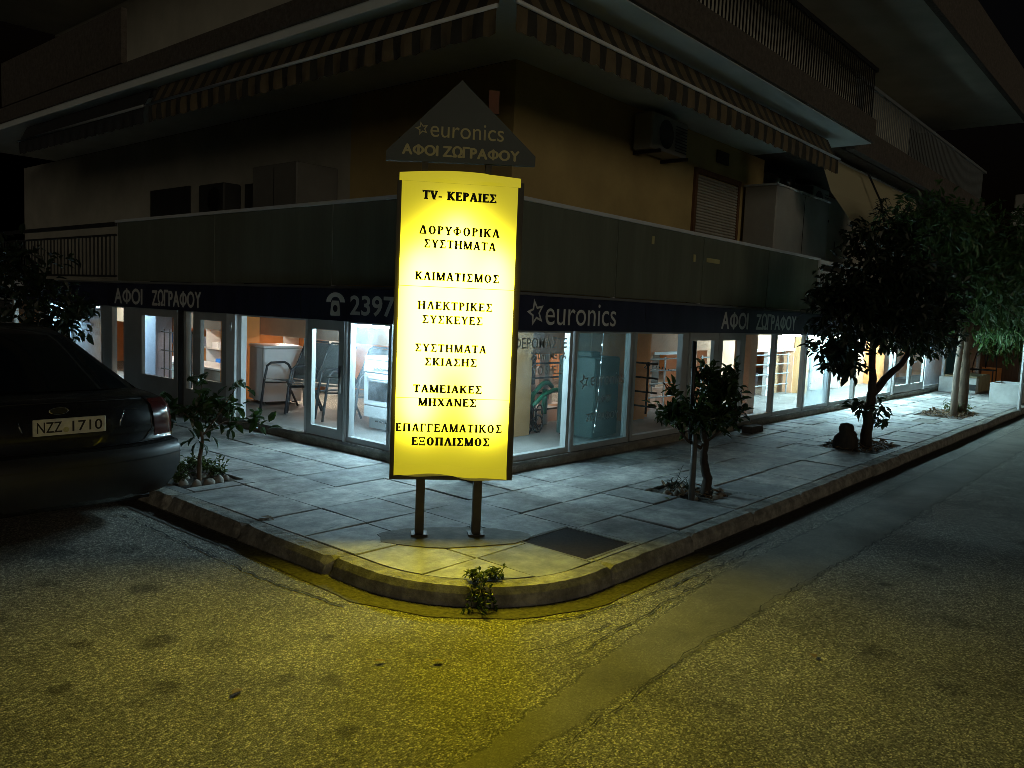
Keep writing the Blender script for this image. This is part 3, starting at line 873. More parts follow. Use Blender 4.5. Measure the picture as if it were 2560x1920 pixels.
# sunken shop room
RZ = -0.95
MB().box(6.62, 27, 6.43, 20, RZ - 0.1, RZ).build('shop_floor', 'shop_floor', bld)
MB().box(9.0, 27, 12.0, 12.15, RZ, 1.66).box(9.0, 9.15, 12.15, 20, RZ, 1.66).box(26.6, 26.75, 4.9, 12.0, RZ, 1.66).box(6.64, 9.0, 20, 20.15, RZ, 1.66).build('shop_back_wall', 'orange_wall', bld)
MB().box(6.67, 26.6, 6.44, 11.98, 1.60, 1.655).box(6.67, 8.98, 11.98, 19.9, 1.60, 1.655).build('shop_ceiling', 'ceiling_white', bld)
MB().box(6.64, 27, 6.43, 6.44, RZ, 0.24).box(6.625, 6.64, 6.43, 20, RZ, 0.24).build('shop_low_wall', 'beige_wall', bld)
# railings in the openings
def railing(x0, x1, y, posts, mat, zs=(0.47, 0.68, 0.87, 1.05), r=0.012):
    mb = MB()
    for z in zs: mb.tube([(x0, y, z), (x1, y, z)], r, 6)
    for x in posts: mb.box(x - 0.018, x + 0.018, y + 0.013, y + 0.03, G - 0.01, 1.08)
    return mb.build('gallery_railing', mat, bld)
railing(7.22, 8.94, 6.2, (7.55, 8.3), 'black_metal')
railing(10.0, 11.3, 6.2, (10.9,), 'grey_metal')
railing(12.0, 12.3, 6.2, (12.1,), 'grey_metal')
railing(13.72, 15.75, 6.2, (13.8, 15.1, 15.72), 'grey_metal')
railing(16.5, 18.9, 6.2, (17.2, 18.2), 'grey_metal')
mb = MB()
for z in (0.50, 0.69, 0.88, 1.07): mb.tube([(9.20, 5.35, z), (9.20, 5.83, z)], 0.013, 6)
mb.tube([(9.20, 5.5, 0.4), (9.20, 5.5, 1.09)], 0.015, 6).tube([(9.20, 5.75, 0.4), (9.20, 5.75, 1.09)], 0.015, 6)
mb.build('wall_railing', 'black_metal', bld)
mb = MB()
mb.box(8.0, 8.09, 6.28, 6.36, 0.1, LZ - 0.003).box(14.86, 14.95, 6.27, 6.35, 0.1, LZ - 0.003).box(13.71, 13.76, 6.21, 6.235, G, LZ)
mb.box(13.76, 16.05, 6.215, 6.235, LZ - 0.05, LZ - 0.002).box(10.56, 11.29, 6.215, 6.235, LZ - 0.05, LZ - 0.002).box(16.46, 18.98, 6.215, 6.235, LZ - 0.05, LZ - 0.002)
mb.build('white_frame', 'white_paint', bld)
mb = MB()
for k in range(8): mb.tube([(6.3, 11.95 + k * 0.18, G), (6.3, 11.95 + k * 0.18, 1.15)], 0.012, 6)
for z in (0.5, 0.8, 1.1): mb.tube([(6.3, 11.9, z), (6.3, 13.4, z)], 0.01, 6)
mb.build('window_bars', 'dark_alu', bld)

# --- fluorescent tubes under the gallery ceiling and in the sunken room
def tube_lamp(p0, p1, mat, label, group):
    p0, p1 = Vector(p0), Vector(p1)
    t = thing('tube_lamp', label, 'lamp', tuple((p0 + p1) / 2), group)
    d = (p1 - p0).normalized(); sdv = Vector((-d.y, d.x, 0)) * 0.03
    q0 = p0 + Vector((0, 0, 0.022)); q1 = p1 + Vector((0, 0, 0.022))
    MB().prism([q0 - sdv, q0 + sdv, q1 + sdv, q1 - sdv], (0, 0, 0.045)).build('lamp_batten', 'white_paint', t)
    MB().tube([p0, p1], 0.014, 8).build('tube', mat, t)
    return t
tube_lamp((5.52, 5.75, 1.46), (5.52, 6.95, 1.46), 'tube_light', 'fluorescent tube glaring at the window head above the white cooker', 'fluorescent tubes of the shop')
tube_lamp((5.75, 5.25, 1.46), (6.15, 5.25, 1.46), 'tube_light', 'short fluorescent tube inside the corner window beside the pylon sign', 'fluorescent tubes of the shop')
for i, x in enumerate((12.9, 15.0, 17.2, 19.3)):
    tube_lamp((x, 5.22, 1.46), (x + 1.2, 5.22, 1.46), 'tube_light' if i == 0 else 'bright_tube', ['fluorescent tube at the head of the bluish filmed window pane', 'fluorescent tube glinting through leaves of the dark round tree', 'fluorescent tube inside the window just before the far double door', 'fluorescent tube above the far double door of the right shop front'][i], 'fluorescent tubes of the shop')
for i, (a, b) in enumerate((((8.2, 9.0, 1.56), (9.4, 9.0, 1.56)), ((12.6, 9.0, 1.56), (13.8, 9.0, 1.56)), ((16.6, 9.0, 1.56), (17.8, 9.0, 1.56)), ((7.8, 10.6, 1.56), (7.8, 11.8, 1.56)), ((7.8, 14.2, 1.56), (7.8, 15.4, 1.56)))):
    tube_lamp(a, b, 'room_tube', 'fluorescent tube on the ceiling of the sunken shop room', 'ceiling tubes of the sunken shop')
tube_lamp((5.5, 13.4, 1.46), (5.5, 14.6, 1.46), 'tube_light', 'fluorescent tube behind the slatted roller shutter left of the shop doors', 'fluorescent tubes of the shop')

# ---------------------------------------------------------------- fascia signs
fs = thing('fascia_sign', 'fascia board', 'sign', (BX, BY, ZF0))
fs['label'] = 'dark blue fascia board with a pale star emblem and lettering over the shop windows'
MB().box(BX - 0.035, XE, BY - 0.075, BY - 0.022, ZF0, ZF1).build('board', 'navy_board', fs)
MB().box(BX - 0.035, XE, BY - 0.022, BY + 0.03, ZF0 + 0.012, ZF1).build('board_back', 'alu', fs)
yl = BY - 0.0765
for x in (7.9, 10.5, 13.1, 15.7, 18.3): MB().box(x - 0.004, x + 0.004, BY - 0.0768, BY - 0.0752, ZF0 + 0.003, ZF1 - 0.003).build('board_seam', 'black_plastic', fs)
mb = MB()
put_star(mb, (5.93, yl, 1.68), (1, 0, 0), (0, 0, 1), 0.135)
mb.build('star_emblem', 'letter_white', fs); mb = MB()
put_text(mb, 'euronics', (6.08, yl, 0), (1, 0, 0), (0, 0, 1), 1.22, 1.565, 1.79, 0.0)
mb.build('lettering', 'letter_white', fs); mb = MB()
bold_text(mb, 'ΑΦΟΙ', (9.80, yl, 0), (1, 0, 0), (0, 0, 1), 0.80, 1.565, 1.785, 0.009)
bold_text(mb, 'ΖΩΓΡΑΦΟΥ', (10.87, yl, 0), (1, 0, 0), (0, 0, 1), 1.45, 1.565, 1.79, 0.009)
mb.build('lettering', 'letter_white', fs)
fs2 = thing('fascia_sign', 'dark blue fascia board with a telephone symbol and number over the side windows', 'sign', (BX, BY, ZF0))
MB().box(BX - 0.075, BX - 0.022, BY - 0.03, 15.5, ZF0, ZF1).build('board', 'navy_board', fs2)
MB().box(BX - 0.022, BX + 0.03, BY + 0.04, 15.5, ZF0 + 0.012, ZF1).build('board_back', 'alu', fs2)
xl = BX - 0.0765
for y in (7.4, 9.2, 12.2): MB().box(BX - 0.0768, BX - 0.0752, y - 0.004, y + 0.004, ZF0 + 0.003, ZF1 - 0.003).build('board_seam', 'black_plastic', fs2)
mb = MB()
bold_text(mb, 'ΑΦΟΙ', (xl, 11.95, 0), (0, -1, 0), (0, 0, 1), 0.86, 1.555, 1.765, 0.009)
bold_text(mb, 'ΖΩΓΡΑΦΟΥ', (xl, 10.80, 0), (0, -1, 0), (0, 0, 1), 1.29, 1.555, 1.765, 0.009)
mb.build('lettering', 'letter_white', fs2); mb = MB()
put_text(mb, '2397', (xl, 6.55, 0), (0, -1, 0), (0, 0, 1), 0.68, 1.575, 1.775, 0.02)
mb.build('lettering', 'letter_white', fs2); mb = MB()
# telephone symbol
c0 = Vector((xl, 6.79, 0)); U = Vector((0, -1, 0)); V = Vector((0, 0, 1))
arc = [(0.155 * math.cos(a), 0.10 * math.sin(a)) for a in [PI - PI * k / 12 for k in range(13)]]
iarc = [(0.075 * math.cos(a), 0.055 * math.sin(a)) for a in [PI * k / 12 for k in range(13)]]
oo = arc + iarc
mb.add([c0 + U * x + V * (1.70 + y) for x, y in arc] + [c0 + U * x + V * (1.70 + y) for x, y in iarc[::-1]], [(k, k + 1, 14 + k, 13 + k) for k in range(12)])
ob = [(-0.055, 1.70), (0.055, 1.70), (0.085, 1.56), (-0.085, 1.56)]
ring = [(0.042 * math.cos(2 * PI * k / 16), 1.635 + 0.038 * math.sin(2 * PI * k / 16)) for k in range(16)]
bod = [(-0.06, 1.715), (0.06, 1.715), (0.072, 1.66), (0.085, 1.56), (-0.085, 1.56), (-0.072, 1.66)]
def ring_pts(a):
    # point of the body outline in direction a from the dial centre
    best = None
    d = (math.cos(a), math.sin(a))
    for i in range(len(bod)):
        p, q = bod[i], bod[(i + 1) % len(bod)]
        e = (q[0] - p[0], q[1] - p[1]); den = d[0] * e[1] - d[1] * e[0]
        if abs(den) < 1e-9: continue
        t = ((p[0]) * e[1] - (p[1] - 1.635) * e[0]) / den
        s_ = ((p[0]) * d[1] - (p[1] - 1.635) * d[0]) / den
        if t > 0 and -1e-6 <= s_ <= 1 + 1e-6 and (best is None or t < best): best = t
    return (d[0] * best, 1.635 + d[1] * best)
ou = [ring_pts(2 * PI * k / 32) for k in range(32)]
inn = [(0.038 * math.cos(2 * PI * k / 32), 1.635 + 0.036 * math.sin(2 * PI * k / 32)) for k in range(32)]
mb.add([c0 + U * x + V * y + Vector((-0.001, 0, 0)) for x, y in ou + inn], [(k, (k + 1) % 32, 32 + (k + 1) % 32, 32 + k) for k in range(32)])
mb.build('telephone_symbol', 'letter_white', fs2)

# ---------------------------------------------------------------- first floor: balcony, flat walls, openings
WX, WY = 7.3, 6.36                      # set-back walls of the flat
S2 = 4.60                               # upper soffit
MB().box(WX, 14.3, WY, WY + 0.2, 1.85, S2).build('flat_wall', 'ochre_wall', bld)
MB().box(14.3, 26, WY + 0.5, WY + 0.7, 1.85, S2).box(14.1, 14.3, WY + 0.2, WY + 0.5, 1.85, S2).build('flat_wall', 'grey_wall', bld)
MB().box(WX, WX + 0.2, WY + 0.2, 9.4, 1.85, S2).build('flat_wall', 'ochre_wall', bld)
MB().box(WX, WX + 0.2, 9.4, 22, 1.85, S2).build('flat_wall', 'grey_wall', bld)
# greenish glass of the first balcony
def bal_glass(x0, x1):
    MB().box(x0, x1, BY - 0.008, BY + 0.004, 1.878, 2.705).build('balcony_pane', 'balcony_glass', bld)
for a, b in ((BX + 0.0, 7.35), (7.37, 9.3), (9.32, 11.3), (11.32, 13.26)): bal_glass(a, b)
for a, b in ((BY + 0.02, 6.95), (6.97, 9.3), (9.32, 12.0)):
    MB().box(BX - 0.008, BX + 0.004, a, b, 1.878, 2.705).build('balcony_pane', 'balcony_glass', bld)
MB().box(BX - 0.03, 13.29, BY - 0.03, BY + 0.025, 2.705, 2.742).box(BX - 0.03, BX + 0.025, BY + 0.025, 12.05, 2.705, 2.742).build('handrail', 'white_alu', bld)
for x in (7.36, 9.31, 11.31, 13.275): MB().box(x - 0.02, x + 0.02, BY + 0.006, BY + 0.04, 1.85, 2.705).build('balcony_post', 'white_alu', bld)
for y in (6.96, 9.31, 12.02): MB().box(BX + 0.006, BX + 0.04, y - 0.02, y + 0.02, 1.85, 2.705).build('balcony_post', 'white_alu', bld)
mb = MB()
for (x, z) in ((8.05, 2.60), (9.05, 2.47)): mb.box(x, x + 0.05, BY - 0.016, BY - 0.009, z - 0.09, z)
mb.box(9.4, 9.75, BY - 0.016, BY - 0.009, 2.40, 2.455)
mb.build('glass_clip', 'tape', bld)
# barred railings beyond the glass
mb = MB()
mb.box(13.30, 24, BY - 0.02, BY + 0.02, 2.66, 2.72).box(13.30, 24, BY - 0.012, BY + 0.012, 2.52, 2.55).box(13.3, 24, BY - 0.012, BY + 0.012, 1.93, 1.96)
for k in range(78): mb.box(13.35 + k * 0.135, 13.368 + k * 0.135, BY - 0.008, BY + 0.008, 1.96, 2.52)
for x in (13.33, 15.1, 17.0, 19, 21): mb.box(x - 0.02, x + 0.02, BY - 0.025, BY + 0.021, 1.87, 2.66)
mb.build('balcony_railing', 'white_alu', bld)
mb = MB()
mb.box(BX - 0.02, BX + 0.02, 12.06, 20, 2.66, 2.72).box(BX - 0.012, BX + 0.012, 12.06, 20, 2.52, 2.55).box(BX - 0.012, BX + 0.012, 12.06, 20, 1.93, 1.96)
for k in range(56): mb.box(BX - 0.008, BX + 0.008, 12.12 + k * 0.14, 12.14 + k * 0.14, 1.96, 2.52)
mb.build('balcony_railing', 'dark_alu', bld)
# shutters, doors, vents on the flat walls
mb = MB()
for k in range(44): mb.prism([(11.76, WY - 0.03, 1.9 + k * 0.047), (11.76, WY - 0.045, 1.91 + k * 0.047), (11.76, WY - 0.03, 1.94 + k * 0.047), (11.76, WY - 0.02, 1.94 + k * 0.047), (11.76, WY - 0.02, 1.9 + k * 0.047)], (1.45, 0, 0))
mb.build('window_shutter', 'shutter', bld)
MB().box(11.68, 11.755, WY - 0.05, WY - 0.002, 1.86, 3.98).box(13.215, 13.29, WY - 0.05, WY - 0.002, 1.86, 3.98).box(11.68, 13.29, WY - 0.06, WY - 0.002, 3.98, 4.06).build('shutter_frame', 'brown_door', bld)
mb = MB()
for x, z in ((12.4, 4.26),): mb.box(x, x + 0.42, WY - 0.03, WY - 0.002, z, z + 0.2)
mb.build('wall_vent', 'dark_alu', bld)
MB().box(WX - 0.03, WX - 0.002, 8.0, 8.35, 3.72, 3.92).build('wall_vent', 'dark_alu', bld)
MB().box(WX - 0.03, WX - 0.002, 13.9, 15.4, 1.87, 3.65).build('balcony_door', 'dark_alu', bld)
MB().box(WX - 0.03, WX - 0.002, 10.9, 12.1, 1.87, 3.55).build('balcony_door', 'dark_alu', bld)
MB().box(17.2, 18.3, WY + 0.46, WY + 0.498, 1.87, 3.6).build('balcony_door', 'dark_glass', bld)
# upper soffit slab with white underside, rough parapet, railings, higher balconies
SX, SY = 5.31, 4.35
MB().box(SX, 13.78, SY, 6.35, S2, S2 + 0.14).box(SX, 7.28, 6.35, 20, S2, S2 + 0.14).build('upper_slab', 'white_soffit', bld)
MB().box(13.79, 24, 4.9, 6.85, S2 + 0.02, S2 + 0.14).build('upper_slab', 'rough_concrete', bld)
MB().box(SX - 0.04, 13.80, SY - 0.05, SY + 0.08, S2 + 0.012, 4.97).box(SX - 0.04, SX + 0.08, SY + 0.08, 20, S2 + 0.10, 4.95).build('parapet', 'rough_concrete', bld)
MB().box(13.81, 24, 4.62, 4.75, S2 - 0.05, 4.97).build('parapet', 'rough_concrete', bld)
mb = MB()
for k in range(95): mb.box(5.4 + k * 0.088, 5.415 + k * 0.088, SY - 0.01, SY + 0.005, 4.97, 5.72)
mb.box(SX, 13.8, SY - 0.02, SY + 0.02, 5.72, 5.78)
mb.build('upper_railing', 'black_metal', bld)
mb = MB()
for k in range(92): mb.box(13.85 + k * 0.108, 13.868 + k * 0.108, 4.66, 4.675, 4.97, 5.70)
mb.box(13.81, 24, 4.64, 4.70, 5.70, 5.76)
mb.build('upper_railing', 'grey_metal', bld)
MB().box(7.3, 24, 6.6, 6.8, S2 + 0.14, 7.5).box(7.3, 7.5, 6.8, 20, S2 + 0.14, 7.5).build('upper_wall', 'grey_wall', bld)
MB().box(SX - 0.2, 26, SY - 0.2, 6.9, 7.35, 7.55).box(SX - 0.2, 7.4, 6.9, 20, 7.35, 7.55).build('roof_slab', 'grey_wall', bld)
MB().box(SX - 0.25, 26.1, SY - 0.28, SY - 0.16, 7.30, 8.3).box(SX - 0.25, SX - 0.16, SY - 0.16, 20, 7.30, 8.3).build('roof_parapet', 'rough_concrete', bld)
MB().box(SX - 0.02, SX + 0.06, 12.1, 17.0, 4.98, 5.75).build('parapet_panel', 'rough_concrete', bld)

# ================================================================== AWNINGS
def awning_r(x0, x1, label, mat, bar, y_top=4.80, y_bar=4.62, z_bar=4.265, group='awnings under the upper balcony'):
    t = thing('awning', label, 'awning', (x0, y_top, S2), group)
    mb = MB(); n = int((x1 - x0) / 0.045)
    rows = [[], [], [], []]
    for i in range(n + 1):
        x = x0 + (x1 - x0) * i / n
        rows[0].append((x, y_top, S2 - 0.02)); rows[1].append((x, (y_top + y_bar) / 2 + 0.01, (S2 + z_bar) / 2 - 0.015)); rows[2].append((x, y_bar, z_bar))
    mb.grid(rows[:3])
    mb.build('cloth', mat, t)
    mb = MB(); a = []; b = []; c = []
    for i in range(n + 1):
        x = x0 + (x1 - x0) * i / n
        w_ = 0.010 * math.sin(i * 0.9)
        a.append((x, y_bar - 0.004, z_bar - 0.01)); b.append((x, y_bar - 0.01 + w_, z_bar - 0.12)); c.append((x, y_bar - 0.006 + 1.6 * w_, z_bar - 0.215 - 0.022 * abs(math.sin((x + y_bar) * PI / 0.135))))
    mb.grid([a, b, c]); mb.build('valance', mat, t)
    MB().tube([(x0 - 0.02, y_bar - 0.02, z_bar), (x1 + 0.02, y_bar - 0.02, z_bar)], 0.020, 8).build('front_bar', bar, t, True)
    MB().tube([(x0, y_top + 0.06, S2 - 0.06), (x1, y_top + 0.06, S2 - 0.06)], 0.045, 10).build('roller', 'dark_alu', t, True)
    return t
def awning_l(y0, y1, label, mat, bar, x_top=5.47, x_bar=5.34, z_bar=4.305, group='awnings under the upper balcony'):
    t = thing('awning', label, 'awning', (x_top, y0, S2), group)
    n = int((y1 - y0) / 0.045); ys = [y0 + (y1 - y0) * i / n for i in range(n + 1)]
    MB().grid([[(x_top, y, S2 - 0.02) for y in ys], [(x_bar, y, z_bar) for y in ys]]).build('cloth', mat, t)
    a, b, c = [], [], []
    for i, y in enumerate(ys):
        w_ = 0.010 * math.sin(i * 0.9)
        a.append((x_bar - 0.004, y, z_bar - 0.01)); b.append((x_bar - 0.01 + w_, y, z_bar - 0.12)); c.append((x_bar - 0.006 + 1.6 * w_, y, z_bar - 0.215 - 0.022 * abs(math.sin((y + x_bar) * PI / 0.135))))
    MB().grid([a, b, c]).build('valance', mat, t)
    MB().tube([(x_bar - 0.02, y0 - 0.02, z_bar), (x_bar - 0.02, y1 + 0.02, z_bar)], 0.020, 8).build('front_bar', bar, t, True)
    MB().tube([(x_top + 0.06, y0, S2 - 0.06), (x_top + 0.06, y1, S2 - 0.06)], 0.045, 10).build('roller', 'dark_alu', t, True)
    return t
awning_r(5.27, 13.1, 'striped awning with scalloped valance over the balcony side with the window shutter', 'awning_stripe', 'white_alu')
awning_l(4.90, 11.35, 'striped awning with scalloped valance on the side street, next to the plain black one', 'awning_side_stripe', 'white_alu')
awning_l(11.5, 16.3, 'plain black awning next to the striped one, further along the dark side street', 'awning_dark', 'grey_metal')
# lowered awning further right
t = thing('awning', 'lowered beige awning with fine horizontal ribs, sloping out behind the tree tops', 'awning', (14.0, 5.2, 4.5), 'awnings under the upper balcony')
t['label'] = 'lowered beige awning with fine ribs, sloping out behind the tree tops'
MB().grid([[(13.7, 5.15, 4.52), (19.6, 5.15, 4.52)], [(13.9, 4.98, 3.9), (19.6, 4.98, 3.9)], [(14.6, 4.72, 3.32), (19.6, 4.72, 3.32)]]).build('cloth', 'awning_beige', t)
MB().box(14.75, 19.6, 4.66, 4.72, 3.26, 3.31).box(14.75, 19.6, 4.66, 4.72, 3.10, 3.20).build('front_bar', 'white_alu', t)
MB().tube([(13.72, 5.18, 4.54), (19.6, 5.18, 4.54)], 0.03, 8).build('roller', 'white_alu', t, True)
MB().tube([(15.7, 4.98, 4.5), (16.0, 4.8, 4.0), (16.2, 4.69, 3.3)], 0.018, 6).build('arm', 'black_metal', t)

# ================================================================== AC UNITS AND BALCONY THINGS
def ac_unit(x0, x1, y0, y1, z0, z1, label, fan_mat='black_plastic', mat='cabinet_grey'):
    t = thing('air_conditioner', label, 'air conditioner', ((x0 + x1) / 2, (y0 + y1) / 2, z0), 'outdoor air conditioning units')
    MB().rbox(x0, x1, y0, y1, z0, z1, 0.02).build('casing', mat, t)
    r = min(x1 - x0, z1 - z0) * 0.38; cx = x0 + (x1 - x0) * 0.4; cz = (z0 + z1) / 2
    MB().lathe([(0.001, y0 - 0.004), (r, y0 - 0.004), (r + 0.015, y0 + 0.002)], (cx, 0, cz), 24, 'y').build('fan_grille', fan_mat, t)
    mb = MB()
    for k in range(9): mb.box(cx + r + 0.06, x1 - 0.03, y0 - 0.008, y0 - 0.002, z0 + 0.06 + k * (z1 - z0 - 0.12) / 9, z0 + 0.075 + k * (z1 - z0 - 0.12) / 9)
    mb.build('side_grille', fan_mat, t)
    for x in (x0 + 0.12, x1 - 0.12): MB().box(x - 0.02, x + 0.02, y0 - 0.08, WY - 0.002, z0 - 0.05, z0 - 0.003).build('bracket', 'black_metal', t)
ac_unit(9.78, 10.78, 6.0, 6.30, 4.0, 4.5, 'air conditioner on brackets high on the ochre wall')
ac_unit(16.6, 17.5, 6.3, 6.58, 3.86, 4.48, 'pale air conditioner with a big round fan above the white cabinet')
t = thing('balcony_cabinet', 'tall plain grey storage cabinet on the balcony beside the window shutter', 'cabinet', (14.6, 5.9, 1.85))
MB().rbox(13.45, 15.95, 5.72, 6.3, 1.852, 4.0, 0.015).build('cabinet_body', 'cabinet_grey', t)
MB().box(13.42, 15.98, 5.70, 6.32, 4.001, 4.03).build('cabinet_top', 'white_alu', t)
MB().box(14.69, 14.70, 5.712, 5.7185, 1.9, 3.96).build('door_seam', 'dark_alu', t)
t = thing('flower_pot', 'small dark round pot standing on top of the grey balcony cabinet', 'pot', (14.4, 5.95, 4.03))
MB().lathe([(0.001, 4.031), (0.10, 4.032), (0.15, 4.16), (0.12, 4.26), (0.10, 4.26), (0.10, 4.05)], (14.4, 5.95, 0), 14).build('pot_body', 'black_plastic', t, True)
t = thing('air_conditioner', 'small dark air conditioner on the wall of the side street balcony', 'air conditioner', (7.0, 12.6, 2.9), 'outdoor air conditioning units')
MB().rbox(6.95, 7.27, 12.2, 13.0, 3.0, 3.55, 0.02).build('casing', 'dark_alu', t)
MB().lathe([(0.001, 6.944), (0.2, 6.944), (0.21, 6.95)], (0, 12.5, 3.28), 20, 'x').build('fan_grille', 'black_plastic', t)
t = thing('balcony_cabinet', 'dull grey cupboard on the side street balcony behind the glass', 'cabinet', (6.6, 9.9, 1.85))
MB().rbox(6.55, 7.25, 9.6, 10.7, 1.852, 3.6, 0.015).build('cabinet_body', 'shade_grey', t)
MB().box(6.543, 6.548, 10.14, 10.15, 1.9, 3.55).build('door_seam', 'dark_alu', t)

# ================================================================== PYLON SIGN
ps = thing('pylon_sign', 'tall back-lit yellow shop sign with black Greek lettering and a house-shaped top, on two posts', 'sign', (0, 0, 0))
MB().box(-0.413, 0.403, 0.0, 0.15, 0.555, 2.52).build('housing', 'sign_housing', ps)
mb = MB()
ss = [-0.402, -0.386] + [-0.37 + 0.0245 * i for i in range(30)] + [0.362, 0.378]
def topz(s): return 2.538 + 0.024 * math.sin((s + 0.40) * 4.1) * (1 if s < 0.15 else 0.8) + 0.022 * (s + 0.4) * 0.5
def botz(s): return 0.602 - 0.028 * (s + 0.38) / 0.76 - 0.010 * math.sin(s * 13) - (0.020 if s > 0.2 else 0) * (s - 0.2) / 0.16
cols = [s for s in ss if -0.387 < s < 0.363]
rows_ = []
NZ = 60
for i in range(NZ + 1):
    rr = []
    for s in cols:
        z = botz(s) + (2.488 - botz(s)) * i / NZ
        curl = -0.010 - 0.020 * max(0, 1 - (z - botz(s)) / 0.06) - 0.002 * math.sin(s * 20 + z * 3)
        rr.append((s, curl, z))
    rows_.append(rr)
mb.grid(rows_)
fl = [[(s, -0.0105 - 0.002 * math.sin(s * 20 + 2.488 * 3), 2.4885) for s in ss], [(s, -0.013, 2.51) for s in ss], [(s, -0.012, topz(s)) for s in ss]]
mb.grid(fl)
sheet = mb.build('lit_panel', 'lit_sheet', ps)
mb = MB(); mb.grid([[(s, -0.006, botz(s) - 0.004 - 0.02 * abs(math.sin(s * 9))) for s in cols], [(s, -0.004, botz(s) + 0.02) for s in cols]])
mb.build('torn_strip', 'tape', ps)
for z in (1.10, 1.825):
    MB().box(-0.384, 0.36, -0.0165, -0.0155, z - 0.0018, z + 0.0018).build('sheet_seam', 'tape', ps)
